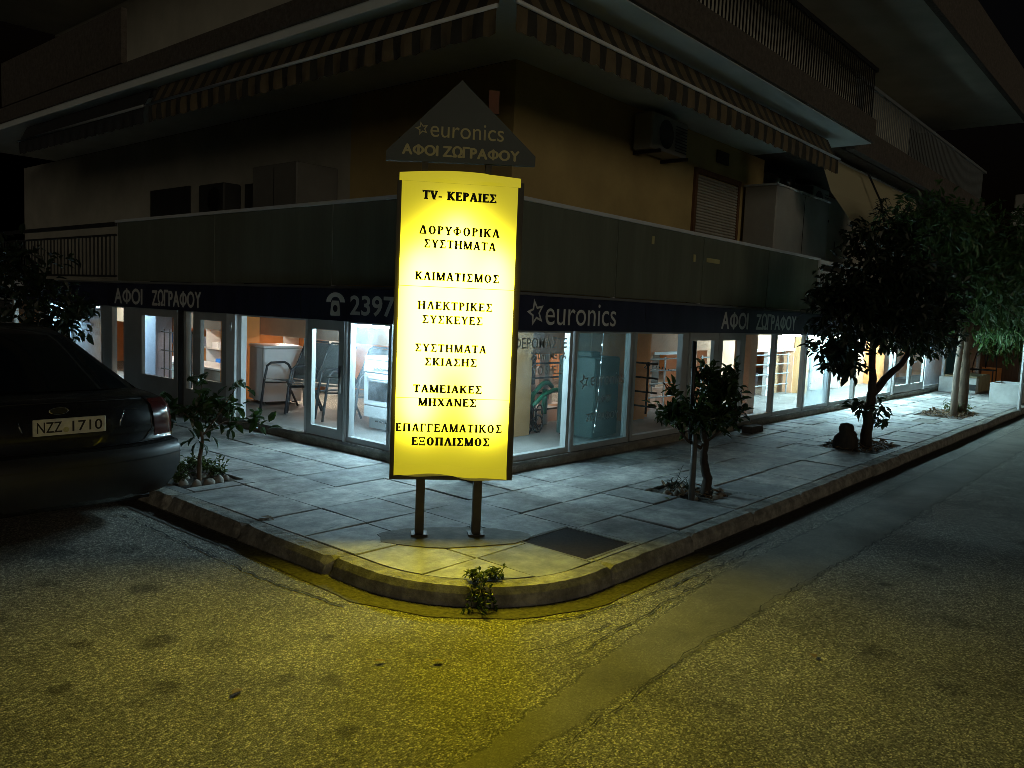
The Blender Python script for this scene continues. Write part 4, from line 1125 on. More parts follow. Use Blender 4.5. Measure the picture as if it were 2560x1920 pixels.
# serif capitals drawn as strokes
SER = {}
def glyph(ch):
    T, t_, sh = 0.235, 0.165, 0.13
    q = []
    def v_(x, w_, y0=0, y1=1): q.append([(x - w_ / 2, y0), (x + w_ / 2, y0), (x + w_ / 2, y1), (x - w_ / 2, y1)])
    def h_(x0, x1, y, w_=t_):
        w_ = max(w_, 0.15); y = min(max(y, w_ / 2), 1 - w_ / 2)
        q.append([(x0, y - w_ / 2), (x1, y - w_ / 2), (x1, y + w_ / 2), (x0, y + w_ / 2)])
    def d_(x0, y0, x1, y1, w_):
        w_ = max(w_, 0.165)
        q.append([(x0 - w_ / 2, y0), (x1 - w_ / 2, y1), (x1 + w_ / 2, y1), (x0 + w_ / 2, y0)])
    def s_(x, y, hw=0.15): h_(x - hw, x + hw, sh / 2 if y == 0 else 1 - sh / 2, sh)
    def k_(x, y0, y1): v_(x, 0.10, y0, y1)
    def o_(cx, cy, rx, ry, a0=0, a1=2 * PI, th=T, tn=t_ * 0.85):
        n = 24
        for i in range(n):
            aa, bb = a0 + (a1 - a0) * i / n, a0 + (a1 - a0) * (i + 1) / n
            pp = []
            for a, inn_ in ((aa, 0), (bb, 0), (bb, 1), (aa, 1)):
                pp.append((cx + (rx - inn_ * th) * math.cos(a), cy + (ry - inn_ * tn) * math.sin(a)))
            q.append(pp)
    w_ = 0.7
    if ch == 'Ι': w_ = 0.36; v_(0.18, T); s_(0.18, 0); s_(0.18, 1)
    elif ch == 'Τ': w_ = 0.70; v_(0.35, T); s_(0.35, 0, 0.17); h_(0.03, 0.67, 0.975); k_(0.055, 0.75, 0.98); k_(0.645, 0.75, 0.98)
    elif ch == 'V': w_ = 0.74; d_(0.14, 1, 0.38, 0, T); d_(0.63, 1, 0.39, 0, t_); s_(0.14, 1); s_(0.63, 1, 0.12)
    elif ch == '-': w_ = 0.38; h_(0.04, 0.32, 0.33, 0.085)
    elif ch == ' ': w_ = 0.34
    elif ch == 'Κ': w_ = 0.78; v_(0.17, T); s_(0.17, 0); s_(0.17, 1); d_(0.61, 1, 0.26, 0.42, t_ * 1.2); d_(0.34, 0.56, 0.66, 0, T * 1.1); s_(0.61, 1, 0.13); s_(0.67, 0, 0.14)
    elif ch == 'Ε': w_ = 0.66; v_(0.17, T); s_(0.12, 0, 0.1); s_(0.12, 1, 0.1); h_(0.15, 0.58, 0.975); h_(0.15, 0.46, 0.52); h_(0.15, 0.62, 0.025); k_(0.57, 0.76, 0.98); k_(0.46, 0.40, 0.64); k_(0.61, 0.02, 0.26)
    elif ch == 'Ρ': w_ = 0.64; v_(0.17, T); s_(0.17, 0); s_(0.12, 1, 0.1); o_(0.26, 0.735, 0.36, 0.265, -PI / 2, PI / 2); h_(0.15, 0.28, 0.977, 0.046); h_(0.15, 0.28, 0.493, 0.046)
    elif ch == 'Α': w_ = 0.78; d_(0.12, 0, 0.37, 1, t_); d_(0.64, 0, 0.40, 1, T); h_(0.21, 0.56, 0.33, 0.05); s_(0.12, 0, 0.11); s_(0.64, 0, 0.15)
    elif ch == 'Λ': w_ = 0.78; d_(0.12, 0, 0.37, 1, t_); d_(0.64, 0, 0.40, 1, T); s_(0.12, 0, 0.11); s_(0.64, 0, 0.15)
    elif ch == 'Δ': w_ = 0.80; d_(0.07, 0.02, 0.38, 1, t_); d_(0.66, 0.02, 0.40, 1, T); h_(0.05, 0.73, 0.03, 0.06)
    elif ch == 'Σ': w_ = 0.72; d_(0.15, 0.98, 0.37, 0.50, T); d_(0.10, 0.02, 0.39, 0.52, t_ * 1.2); h_(0.06, 0.62, 0.97, 0.06); h_(0.06, 0.66, 0.04, 0.08); k_(0.605, 0.74, 0.98); k_(0.645, 0.02, 0.30)
    elif ch == 'Ο': w_ = 0.84; o_(0.41, 0.5, 0.37, 0.515)
    elif ch == 'Υ': w_ = 0.74; d_(0.14, 1, 0.35, 0.45, T); d_(0.64, 1, 0.41, 0.45, t_); v_(0.38, T, 0, 0.47); s_(0.14, 1); s_(0.63, 1, 0.11); s_(0.38, 0)
    elif ch == 'Φ': w_ = 0.88; v_(0.42, T); s_(0.42, 0, 0.16); s_(0.42, 1, 0.16); o_(0.42, 0.5, 0.41, 0.33, th=0.17, tn=0.12)
    elif ch == 'Μ': w_ = 0.96; v_(0.14, t_); d_(0.17, 1, 0.45, 0.0, T); d_(0.77, 1, 0.47, 0.0, t_); v_(0.80, T); s_(0.14, 0, 0.11); s_(0.12, 1, 0.10); s_(0.80, 0); s_(0.83, 1, 0.11)
    elif ch == 'Η': w_ = 0.86; v_(0.17, T); v_(0.67, T); h_(0.2, 0.65, 0.51, 0.05); [s_(x, y) for x in (0.17, 0.67) for y in (0, 1)]
    elif ch == 'Π': w_ = 0.86; v_(0.17, T); v_(0.67, T); h_(0.05, 0.80, 0.97, 0.055); s_(0.17, 0); s_(0.67, 0)
    elif ch == 'Γ': w_ = 0.64; v_(0.17, T); s_(0.17, 0); h_(0.04, 0.58, 0.97, 0.055); k_(0.565, 0.72, 0.98)
    elif ch == 'Ξ': w_ = 0.70; h_(0.06, 0.62, 0.95, 0.09); h_(0.14, 0.54, 0.5, 0.09); h_(0.06, 0.62, 0.05, 0.09); [k_(x, y - 0.13, y + 0.13) for x, y in ((0.08, 0.88), (0.60, 0.88), (0.16, 0.5), (0.52, 0.5), (0.08, 0.12), (0.60, 0.12))]
    elif ch == 'Χ': w_ = 0.80; d_(0.15, 1, 0.62, 0, T * 1.1); d_(0.63, 1, 0.14, 0, t_); s_(0.15, 1); s_(0.62, 1, 0.11); s_(0.14, 0, 0.11); s_(0.63, 0)
    elif ch == 'Ν': w_ = 0.82; v_(0.14, t_); v_(0.68, t_); d_(0.16, 1, 0.64, 0, T); s_(0.14, 0, 0.11); s_(0.12, 1, 0.11); s_(0.68, 1, 0.11)
    return w_, q
def serif_line(mb, txt, s0, s1, zc, cap, bold=1.0):
    x = 0; items = []
    for ch in txt:
        w_, q = glyph(ch); items.append((x, q)); x += w_ + 0.10
    x -= 0.10; k = (s1 - s0) / x; nn = 0
    for gx, q in items:
        for pp in q:
            nn += 1
            cx_ = sum(p[0] for p in pp) / len(pp)
            pts = [(s0 + (gx + cx_ + (p[0] - cx_) * bold) * k, -0.0170 - 0.00002 * (nn % 40), zc + (p[1] - 0.5) * cap) for p in pp]
            mb.poly(pts)
    return mb
mb = MB()
LINES = [('TV- ΚΕΡΑΙΕΣ', -0.252, 0.222, 2.407, 0.056, 1.25), ('ΔΟΡΥΦΟΡΙΚΑ', -0.268, 0.252, 2.186, 0.055, 1), ('ΣΥΣΤΗΜΑΤΑ', -0.236, 0.230, 2.100, 0.054, 1),
         ('ΚΛΙΜΑΤΙΣΜΟΣ', -0.285, 0.262, 1.893, 0.054, 1), ('ΗΛΕΚΤΡΙΚΕΣ', -0.263, 0.224, 1.705, 0.054, 1), ('ΣΥΣΚΕΥΕΣ', -0.232, 0.164, 1.615, 0.053, 1),
         ('ΣΥΣΤΗΜΑΤΑ', -0.272, 0.194, 1.430, 0.052, 1), ('ΣΚΙΑΣΗΣ', -0.207, 0.136, 1.340, 0.052, 1.05), ('ΤΑΜΕΙΑΚΕΣ', -0.275, 0.176, 1.163, 0.053, 1.12),
         ('ΜΗΧΑΝΕΣ', -0.240, 0.142, 1.075, 0.053, 1.15), ('ΕΠΑΓΓΕΛΜΑΤΙΚΟΣ', -0.382, 0.320, 0.905, 0.055, 1), ('ΕΞΟΠΛΙΣΜΟΣ', -0.275, 0.240, 0.815, 0.055, 1.15)]
for L_ in LINES:
    tx = L_[0].replace('TV', 'ΤV')
    serif_line(mb, tx, *L_[1:])
mb.build('lettering', 'ink', sheet)
# house-shaped top
MB().prism([(-0.49, 0.03, 2.615), (0.474, 0.03, 2.640), (0.474, 0.03, 2.70), (-0.022, 0.03, 3.145), (-0.49, 0.03, 2.675)], (0, 0.05, 0)).build('gable_panel', 'gable_blue', ps)
MB().box(0.155, 0.222, 0.04, 0.075, 2.955, 3.10).build('chimney', 'chimney_orange', ps)
for s in (-0.24, 0.17): MB().box(s - 0.02, s + 0.02, 0.04, 0.07, 2.52, 2.63).build('top_bracket', 'sign_post', ps)
mb = MB()
put_star(mb, (-0.268, 0.0275, 2.825), (1, 0, 0), (0, 0, 1), 0.045, 0.60)
mb.build('star_emblem', 'gable_letter', ps); mb = MB()
put_text(mb, 'euronics', (-0.215, 0.0275, 0), (1, 0, 0), (0, 0, 1), 0.475, 2.778, 2.875, 0.0)
mb.build('lettering', 'gable_letter', ps); mb = MB()
bold_text(mb, 'ΑΦΟΙ ΖΩΓΡΑΦΟΥ', (-0.388, 0.0275, 0), (1, 0, 0), (0, 0, 1), 0.752, 2.660, 2.728, 0.004)
mb.build('lettering', 'gable_letter', ps)
for s in (-0.204, 0.180):
    mb = MB(); mb.box(s - 0.029, s + 0.029, 0.04, 0.10, SW - 0.005, 0.555); mb.box(s - 0.055, s + 0.055, 0.015, 0.125, SW - 0.005, SW + 0.018); mb.build('post', 'sign_post', ps)
mb = MB(); pts = []
fr_ = random.Random(5)
for k in range(26):
    a = 2 * PI * k / 26
    pts.append((0.03 + (0.52 + fr_.uniform(-0.03, 0.03)) * math.cos(a), 0.02 + (0.24 + fr_.uniform(-0.02, 0.02)) * math.sin(a), SW + 0.003))
mb.prism([(x, y, SW - 0.02) for x, y, z in pts], (0, 0, 0.025)).build('concrete_footing', 'footing', ps)
ps.location = (3.775, 3.705, 0)
ps.rotation_euler = (0, 0, math.atan2(-0.653, 0.757))

# ================================================================== PARKED CAR (rear seen at the left edge)
car = thing('parked_car', 'car', 'car', (2.08, 7.8, 0))
car['label'] = 'black hatchback parked tail-first by the kerb, with a pale number plate'
CX, CY = 2.035, 5.5
def cw(z):                                # half width by height
    if z < 0.55: return 0.80 + 0.085 * min(1, (z - 0.2) / 0.30)
    if z < 0.92: return 0.885 - 0.03 * (z - 0.55) / 0.37
    return 0.855 - 0.33 * ((z - 0.92) / 0.5) ** 1.15
PROF = [(0.30, 0.22), (0.12, 0.26), (0.05, 0.36), (0.02, 0.48), (0.03, 0.58), (0.06, 0.635), (0.11, 0.645), (0.13, 0.66), (0.12, 0.74), (0.13, 0.82), (0.16, 0.90), (0.22, 0.955), (0.34, 0.975), (0.52, 0.985),
        (0.60, 0.99), (0.80, 1.09), (1.02, 1.20), (1.24, 1.30), (1.46, 1.37), (1.75, 1.41), (2.2, 1.425), (2.7, 1.41), (3.05, 1.36), (3.4, 1.20), (3.75, 1.0), (3.9, 0.955), (4.2, 0.92), (4.5, 0.84), (4.66, 0.72), (4.72, 0.55), (4.68, 0.36), (4.5, 0.22)]
TS = [-1, -0.97, -0.90, -0.78, -0.6, -0.4, -0.2, 0, 0.2, 0.4, 0.6, 0.78, 0.90, 0.97, 1]
def body_pt(u, z, t, out=0.0):
    pull = (0.16 * abs(t) ** 3.2 + 0.05 * t * t) * (1 if u < 1.0 else max(0, 1 - (u - 1.0) / 0.8))
    if u > 4.0: pull = -(0.30 * abs(t) ** 3.2) * (u - 4.0) / 0.7
    crown = -0.02 * t * t if z > 0.9 else 0
    return (CX + t * (cw(z) + out), CY + u + pull - out, z + crown + (out if 0.5 < u < 4 else 0))
body = MB()
rows_ = [[body_pt(u, z, t) for t in TS] for u, z in PROF]
body.grid(rows_)
# flanks: fill between lower and upper outline
def outline_z(u, t):
    lo = 0.22; hi = None
    for (a, za), (b, zb) in zip(PROF[11:29], PROF[12:30]):
        if a <= u <= b: hi = za + (zb - za) * (u - a) / (b - a)
    return lo, hi
for s in (-1, 1):
    us = [0.22 + 0.12 * k for k in range(38)]
    lv = 9; gr = []
    for u in us:
        lo, hi = outline_z(u, 1)
        if hi is None: continue
        p0 = body_pt(u, hi, s)
        row = []
        for k in range(lv + 1):
            z = hi + (lo - hi) * k / lv
            q = body_pt(u, z, s); row.append((q[0], q[1], z + (p0[2] - hi) * (1 - k / lv)))
        gr.append(row)
    body.grid(gr)
    back = [body_pt(u, z, s) for u, z in PROF[:12]] ; 
    lo_pts = [body_pt(0.22, z, s) for u, z in PROF[:12]]
    body.grid([back, lo_pts])
# floor pan
body.box(CX - 0.72, CX + 0.72, CY + 0.35, CY + 4.45, 0.20, 0.24)
bo = body.build('body', 'car_paint', car, True)
def patch(rows_idx, t0, t1, out, name, mat, n=10, parent=None, sub=None):
    mb = MB(); rs = []
    pr = sub or [PROF[i] for i in rows_idx]
    for u, z in pr:
        rs.append([body_pt(u, z, t0 + (t1 - t0) * k / n, out) for k in range(n + 1)])
    mb.grid(rs)
    return mb.build(name, mat, parent or car, True)
patch(None, -0.88, 0.88, 0.006, 'rear_window', 'car_glass', 12, sub=[(0.57, 0.992), (0.80, 1.095), (1.02, 1.205), (1.24, 1.303), (1.40, 1.352)])
patch(None, -1.0, 1.0, 0.012, 'bumper', 'bumper_plastic', 16, sub=[(0.13, 0.27), (0.05, 0.36), (0.02, 0.48), (0.03, 0.58), (0.06, 0.632), (0.115, 0.640)])
patch(None, -0.55, 0.99, 0.018, 'bumper_trim', 'black_plastic', 12, sub=[(0.03, 0.545), (0.03, 0.555)])
for s in (-1, 1):
    mb = MB(); rs = []
    for u, z in [(0.135, 0.68), (0.125, 0.76), (0.135, 0.84), (0.165, 0.915), (0.21, 0.955)]:
        r_ = [body_pt(u, z, s * (0.80 + 0.20 * k / 5), 0.008) for k in range(6)]
        q = body_pt(u, z, s, 0.008)
        for k in range(1, 5): r_.append((q[0] + s * 0.002 * k, q[1] + 0.07 * k, q[2]))
        rs.append(r_ if s > 0 else r_)
    mb.grid(rs); mb.build('tail_light', 'tail_lens', car, True)
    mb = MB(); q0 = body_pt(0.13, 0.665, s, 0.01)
    mb.tube([(q0[0] + s * 0.004, q0[1] + 0.03, 0.69), (q0[0] + s * 0.004, q0[1] + 0.035, 0.60)], 0.007, 6); mb.build('bumper_glint', 'chrome', car)  # chrome tube standing in for the highlight on the bumper corner
plate = MB()
PX0, PX1, PZ0, PZ1, PY = 1.885, 2.335, 0.765, 0.872, CY + 0.085
plate.rbox(PX0, PX1, PY, PY + 0.012, PZ0, PZ1, 0.004)
po = plate.build('number_plate', 'plate_face', car)
mb = MB()
put_text(mb, 'NZZ', (PX0 + 0.022, PY - 0.0015, 0), (1, 0, 0), (0, 0, 1), 0.150, PZ0 + 0.018, PZ0 + 0.088, 0.01)
put_text(mb, '1710', (PX0 + 0.235, PY - 0.0015, 0), (1, 0, 0), (0, 0, 1), 0.190, PZ0 + 0.018, PZ0 + 0.088, 0.01)
mb.build('lettering', 'ink', po)
mb = MB(); mb.lathe([(0.001, PY - 0.002), (0.017, PY - 0.002), (0.018, PY)], (PX0 + 0.198, 0, PZ0 + 0.032), 14, 'y'); mb.build('seal', 'tape', po)
bz = 0.915; by_ = CY + 0.145
mb = MB(); el = [(CX + 0.025 + 0.058 * math.cos(a), by_, bz + 0.022 * math.sin(a)) for a in [2 * PI * k / 24 for k in range(25)]]
mb.tube(el, 0.004, 6, caps=False); bd = mb.build('badge', 'chrome', car, True)
MB().prism([(CX + 0.025 + 0.055 * math.cos(2 * PI * k / 24), by_ + 0.002, bz + 0.019 * math.sin(2 * PI * k / 24)) for k in range(24)], (0, 0.012, 0)).build('badge_field', 'black_plastic', bd)
# chrome strips standing in for glints of sign light beside the plate
MB().tube([(2.46, CY + 0.10, 0.90), (2.435, CY + 0.095, 0.83), (2.43, CY + 0.095, 0.79)], 0.006, 6).build('recess_glint', 'chrome', car, True)
MB().tube([(1.80, CY + 0.095, 0.86), (1.83, CY + 0.095, 0.78)], 0.005, 6).build('recess_glint', 'chrome', car, True)
for yy in (CY + 0.95, CY + 3.75):
    for s in (-1, 1):
        xo = CX + s * 0.80
        wprof = [(0.20, -0.10), (0.305, -0.095), (0.315, -0.05), (0.315, 0.05), (0.305, 0.092), (0.20, 0.10)]
        mb = MB().lathe([(r_, s * h) for r_, h in wprof], (xo, yy, 0.36), 28, 'x'); wo_ = mb.build('wheel', 'tyre', car, True)
        MB().lathe([(0.001, s * 0.085), (0.12, s * 0.09), (0.20, s * 0.075), (0.205, s * 0.095)], (xo, yy, 0.36), 28, 'x').build('rim', 'grey_metal', wo_, True)
for s in (-1, 1):
    pts = []
    for u in [1.55 + 0.15 * k for k in range(12)]:
        lo_, hi = outline_z(u, 1)
        if hi: pts.append((u, hi))
    gr = []
    for u, hi in pts:
        row = []
        for k in range(5):
            z = 0.98 + (hi - 0.06 - 0.98) * k / 4
            row.append((CX + s * (cw(z) + 0.004), CY + u, z))
        gr.append(row)
    MB().grid(gr).build('side_window', 'car_glass', car, True)
for s in (-1, 1):
    MB().tube([body_pt(u, z, s * tt, 0.001) for u, z, tt in ((0.40, 0.978, 0.80), (0.22, 0.955, 0.795), (0.16, 0.90, 0.79), (0.13, 0.82, 0.785), (0.12, 0.74, 0.78), (0.13, 0.665, 0.70))], 0.0035, 5).build('boot_seam', 'black_plastic', car)
MB().tube([body_pt(0.118, 0.652, -0.78 + 0.13 * k, 0.004) for k in range(13)], 0.004, 5).build('bumper_seam', 'black_plastic', car)
MB().tube([body_pt(0.225, 0.958, -0.76 + 0.127 * k, 0.003) for k in range(13)], 0.004, 5).build('boot_edge', 'bumper_plastic', car)
# a little sticker and cloth seen through the rear glass
q = body_pt(0.98, 1.185, -0.24, 0.009)
MB().box(q[0] - 0.008, q[0] + 0.008, q[1] - 0.004, q[1], q[2] - 0.03, q[2] + 0.03).build('window_sticker', 'vinyl_grey', car)

# ================================================================== TREES AND PLANTS
def tree(name, label, cat, base, trunk_paths, trunk_mat, clusters, nleaf, L, W, leaf_mat, seed, droop=0.3, group=None, twigs=True, smooth=True, shell=0.55):
    """trunk_paths: list of (points, r0, r1); clusters: list of (centre, radii, weight)"""
    rg = random.Random(seed)
    t = thing(name, label, cat, base, group)
    mb = MB()
    for pts, ra, rb in trunk_paths:
        fine = []
        for a, b in zip(pts[:-1], pts[1:]):
            n = 4
            for k in range(n):
                f = k / n
                fine.append(tuple(a[i] + (b[i] - a[i]) * f + rg.uniform(-1, 1) * ra * 0.12 for i in range(3)))
        fine.append(pts[-1])
        mb.tube(fine, ra, 9, rb)
    tk = mb.build('trunk', trunk_mat, t, smooth)
    lf = MB(); tw = MB()
    tot = sum(c[2] for c in clusters)
    for c, r, wgt in clusters:
        n = int(nleaf * wgt / tot); done = 0
        c = Vector(c)
        if twigs:
            for k in range(max(4, n // 90)):
                d = Vector((rg.gauss(0, 1), rg.gauss(0, 1), rg.gauss(0.1, 0.8))).normalized()
                e = c + Vector((d.x * r[0], d.y * r[1], d.z * r[2])) * rg.uniform(0.7, 1.02)
                md = c + (e - c) * 0.5 + Vector((rg.uniform(-.05, .05), rg.uniform(-.05, .05), rg.uniform(-.03, .08)))
                tw.tube([c, md, e], 0.009 * max(0.5, r[0]), 5, 0.003)
        while done < n:
            d = Vector((rg.gauss(0, 1), rg.gauss(0, 1), rg.gauss(0, 1))).normalized()
            rad = rg.uniform(shell, 1.0) ** 0.8 * (1 + rg.gauss(0, 0.10))
            p = c + Vector((d.x * r[0], d.y * r[1], d.z * r[2])) * rad
            k_ = rg.randint(2, 5)
            dd = (d + Vector((rg.gauss(0, .6), rg.gauss(0, .6), rg.gauss(-droop, .5)))).normalized()
            for j in range(k_):
                pj = p - dd * (j * L * 0.42) + Vector((rg.gauss(0, .15), rg.gauss(0, .15), rg.gauss(0, .15))) * L
                dj = (dd + Vector((rg.gauss(0, .7), rg.gauss(0, .7), rg.gauss(-droop * 0.5, .6)))).normalized()
                upv = Vector((rg.gauss(0, .5), rg.gauss(0, .5), 1)).normalized()
                s_ = rg.uniform(0.7, 1.25)
                lf.leaf(pj, dj, upv, L * s_, W * s_)
            done += k_
    if twigs: tw.build('branches', trunk_mat, t)
    lf.build('crown', leaf_mat, t)
    return t
# young citrus tree by the sign, with its two stakes
tree('citrus_tree', 'small bushy citrus tree with glossy leaves, staked in a square pavement pit', 'tree', (6.33, 3.2, SW),
     [([(6.42, 3.2, 0.12), (6.44, 3.19, 0.30), (6.36, 3.2, 0.46), (6.34, 3.18, 0.62), (6.27, 3.2, 0.85)], 0.048, 0.022), ([(6.30, 3.2, 0.58), (6.12, 3.24, 0.66), (5.9, 3.24, 0.82)], 0.016, 0.008), ([(6.30, 3.2, 0.6), (6.5, 3.15, 0.7), (6.8, 3.15, 0.84)], 0.015, 0.007)], 'dark_bark',
     [((6.24, 3.2, 0.86), (0.34, 0.28, 0.19), 6), ((6.42, 3.15, 1.06), (0.22, 0.21, 0.20), 4), ((5.90, 3.25, 0.93), (0.22, 0.19, 0.08), 1.8), ((6.62, 3.1, 0.86), (0.21, 0.19, 0.10), 1.6), ((6.58, 3.1, 1.16), (0.09, 0.09, 0.22), 1.1), ((6.32, 3.2, 1.19), (0.10, 0.10, 0.17), 1.0), ((5.86, 3.28, 1.08), (0.04, 0.04, 0.10), 0.25), ((6.80, 3.1, 0.98), (0.06, 0.06, 0.06), 0.25)], 1250, 0.092, 0.040, 'citrus_leaf', 21, -0.15, shell=0.05)
t = thing('tree_stake', 'grey round stake leaning beside the small citrus tree trunk', 'stake', (6.22, 3.12, SW))
MB().tube([(6.13, 3.17, 0.12), (6.16, 3.19, 0.72)], 0.027, 10, 0.025).build('stake_pole', 'grey_stake', t, True)
MB().tube([(6.16, 3.23, 0.66), (6.13, 3.23, 1.50)], 0.020, 8).build('stake_rod', 'black_metal', t, True)
# dark round tree
tree('shade_tree', 'dense dark round tree with a forked trunk, silhouetted against the lit windows', 'tree', (10.68, 3.13, SW),
     [([(10.66, 3.13, 0.10), (10.64, 3.13, 0.4), (10.68, 3.13, 0.72), (10.74, 3.13, 0.90), (10.66, 3.13, 1.15), (10.55, 3.13, 1.8)], 0.075, 0.036), ([(10.72, 3.13, 0.82), (11.1, 3.1, 1.00), (11.6, 3.05, 1.18), (12.2, 3.0, 1.55)], 0.055, 0.03)], 'dark_bark',
     [((10.35, 3.13, 1.80), (1.0, 0.75, 0.46), 5), ((11.8, 3.05, 1.72), (1.0, 0.75, 0.42), 4), ((9.6, 3.15, 1.95), (0.50, 0.45, 0.30), 1.6), ((10.8, 3.15, 2.3), (1.05, 0.75, 0.50), 4), ((9.35, 3.15, 1.40), (0.38, 0.35, 0.13), 0.9), ((12.3, 3.0, 2.15), (0.8, 0.65, 0.50), 2.4), ((11.2, 3.15, 2.78), (0.5, 0.45, 0.28), 0.8), ((12.7, 3.0, 1.50), (0.5, 0.45, 0.28), 1.4), ((9.75, 3.15, 1.20), (0.32, 0.3, 0.12), 0.6), ((10.35, 3.14, 0.66), (0.20, 0.16, 0.06), 0.12), ((10.9, 3.1, 0.62), (0.18, 0.15, 0.06), 0.1), ((11.05, 3.1, 0.45), (0.12, 0.1, 0.06), 0.06), ((10.1, 3.2, 2.7), (0.3, 0.25, 0.25), 0.4)], 6400, 0.115, 0.055, 'dark_leaf', 5, 0.35, shell=0.2)
# taller tree further right, with a wooden prop
tree('street_tree', 'taller leafy tree with green underside beyond the dark round tree', 'tree', (16.6, 3.29, SW),
     [([(16.65, 3.29, 0.1), (16.68, 3.29, 0.9), (16.62, 3.29, 1.6), (16.9, 3.25, 2.3), (16.6, 3.2, 3.1)], 0.105, 0.045), ([(16.65, 3.29, 1.35), (17.4, 3.2, 1.95), (18.4, 3.1, 2.5)], 0.075, 0.03), ([(16.62, 3.29, 1.5), (15.4, 3.4, 2.2), (14.6, 3.5, 2.9)], 0.07, 0.025)], 'bark',
     [((16.9, 3.25, 2.35), (2.3, 1.5, 0.85), 6), ((15.4, 3.4, 2.6), (1.3, 1.1, 0.8), 3.6), ((18.6, 3.1, 2.5), (1.7, 1.3, 0.75), 3.6), ((16.6, 3.25, 3.2), (2.1, 1.3, 0.75), 4.5), ((14.4, 3.5, 3.35), (1.2, 0.9, 0.55), 2.0), ((19.6, 3.1, 1.75), (1.3, 1.1, 0.45), 2.0), ((20.4, 3.0, 2.4), (1.1, 1.1, 0.6), 1.6)], 13500, 0.155, 0.052, 'tree_leaf', 9, 0.5, shell=0.15)
t = thing('tree_prop', 'pale wooden pole propping the taller street tree', 'pole', (16.1, 3.29, SW))
MB().tube([(16.05, 3.27, 0.12), (16.05, 3.28, 0.9), (16.25, 3.28, 1.75)], 0.062, 10, 0.05).build('prop_pole', 'stake_wood', t, True)
# a wispy shoot rising left of the canopy
tree('palm_shoot', 'thin dark feathery shoot rising in front of the lowered awning', 'plant', (12.3, 3.6, 2.6),
     [([(12.4, 3.5, 2.3), (12.3, 3.55, 2.9), (12.05, 3.6, 3.45)], 0.012, 0.004)], 'dark_bark',
     [((12.3, 3.55, 2.95), (0.16, 0.14, 0.30), 2), ((12.12, 3.6, 3.3), (0.10, 0.1, 0.25), 1.2), ((13.0, 3.5, 3.3), (0.12, 0.1, 0.28), 0.8)], 260, 0.10, 0.022, 'dark_leaf', 31, 0.0, twigs=False)
# young citrus behind the car
tree('citrus_sapling', 'young citrus sapling with sparse broad leaves in a planted bed behind the car', 'tree', (3.39, 6.31, SW),
     [([(3.39, 6.31, 0.12), (3.40, 6.31, 0.34), (3.42, 6.30, 0.52), (3.38, 6.31, 0.66), (3.37, 6.3, 0.84)], 0.021, 0.008), ([(3.42, 6.30, 0.54), (3.55, 6.26, 0.72), (3.72, 6.2, 1.02)], 0.007, 0.003), ([(3.41, 6.3, 0.55), (3.62, 6.3, 0.64), (3.98, 6.3, 0.60)], 0.006, 0.003), ([(3.40, 6.3, 0.62), (3.25, 6.3, 0.74), (3.08, 6.32, 0.80)], 0.006, 0.003), ([(3.37, 6.3, 0.8), (3.40, 6.28, 0.96), (3.34, 6.3, 1.06)], 0.006, 0.003)], 'bark',
     [((3.40, 6.3, 0.76), (0.20, 0.17, 0.13), 4.2), ((3.62, 6.27, 0.76), (0.20, 0.16, 0.11), 3.2), ((3.16, 6.32, 0.78), (0.15, 0.13, 0.11), 2.0), ((3.88, 6.3, 0.64), (0.18, 0.14, 0.08), 1.2), ((3.70, 6.2, 0.98), (0.10, 0.09, 0.08), 0.6), ((3.36, 6.3, 1.00), (0.10, 0.09, 0.08), 0.6), ((3.36, 6.3, 0.5), (0.12, 0.10, 0.06), 0.35), ((3.58, 6.3, 0.60), (0.2, 0.16, 0.06), 1.0)], 230, 0.105, 0.054, 'citrus_leaf', 14, 0.1, twigs=False, shell=0.1)
# bush beyond the car at the far left
tree('shrub', 'dark leafy bush standing beyond the car roof', 'shrub', (3.55, 10.6, SW),
     [([(3.55, 10.6, 0.1), (3.58, 10.6, 0.7), (3.6, 10.5, 1.3)], 0.05, 0.03)], 'dark_bark',
     [((3.55, 10.8, 1.75), (0.55, 0.8, 0.55), 4), ((3.6, 9.9, 1.35), (0.4, 0.5, 0.30), 2), ((3.62, 9.35, 1.5), (0.2, 0.28, 0.10), 0.8), ((3.5, 11.3, 2.0), (0.5, 0.6, 0.4), 2)], 900, 0.13, 0.065, 'dark_leaf', 44, 0.2, shell=0.2)
# bright bush far right
tree('shrub', 'yellow-green bush behind the white concrete planter', 'shrub', (23.6, 3.4, SW),
     [([(23.6, 3.4, 0.1), (23.6, 3.4, 0.9)], 0.05, 0.03)], 'bark',
     [((23.6, 3.6, 1.35), (1.0, 1.4, 0.5), 4), ((24.4, 2.9, 1.6), (0.9, 0.9, 0.55), 3), ((22.6, 3.9, 1.5), (0.7, 0.7, 0.35), 2)], 1800, 0.15, 0.06, 'bright_leaf', 77, 0.4, shell=0.2)
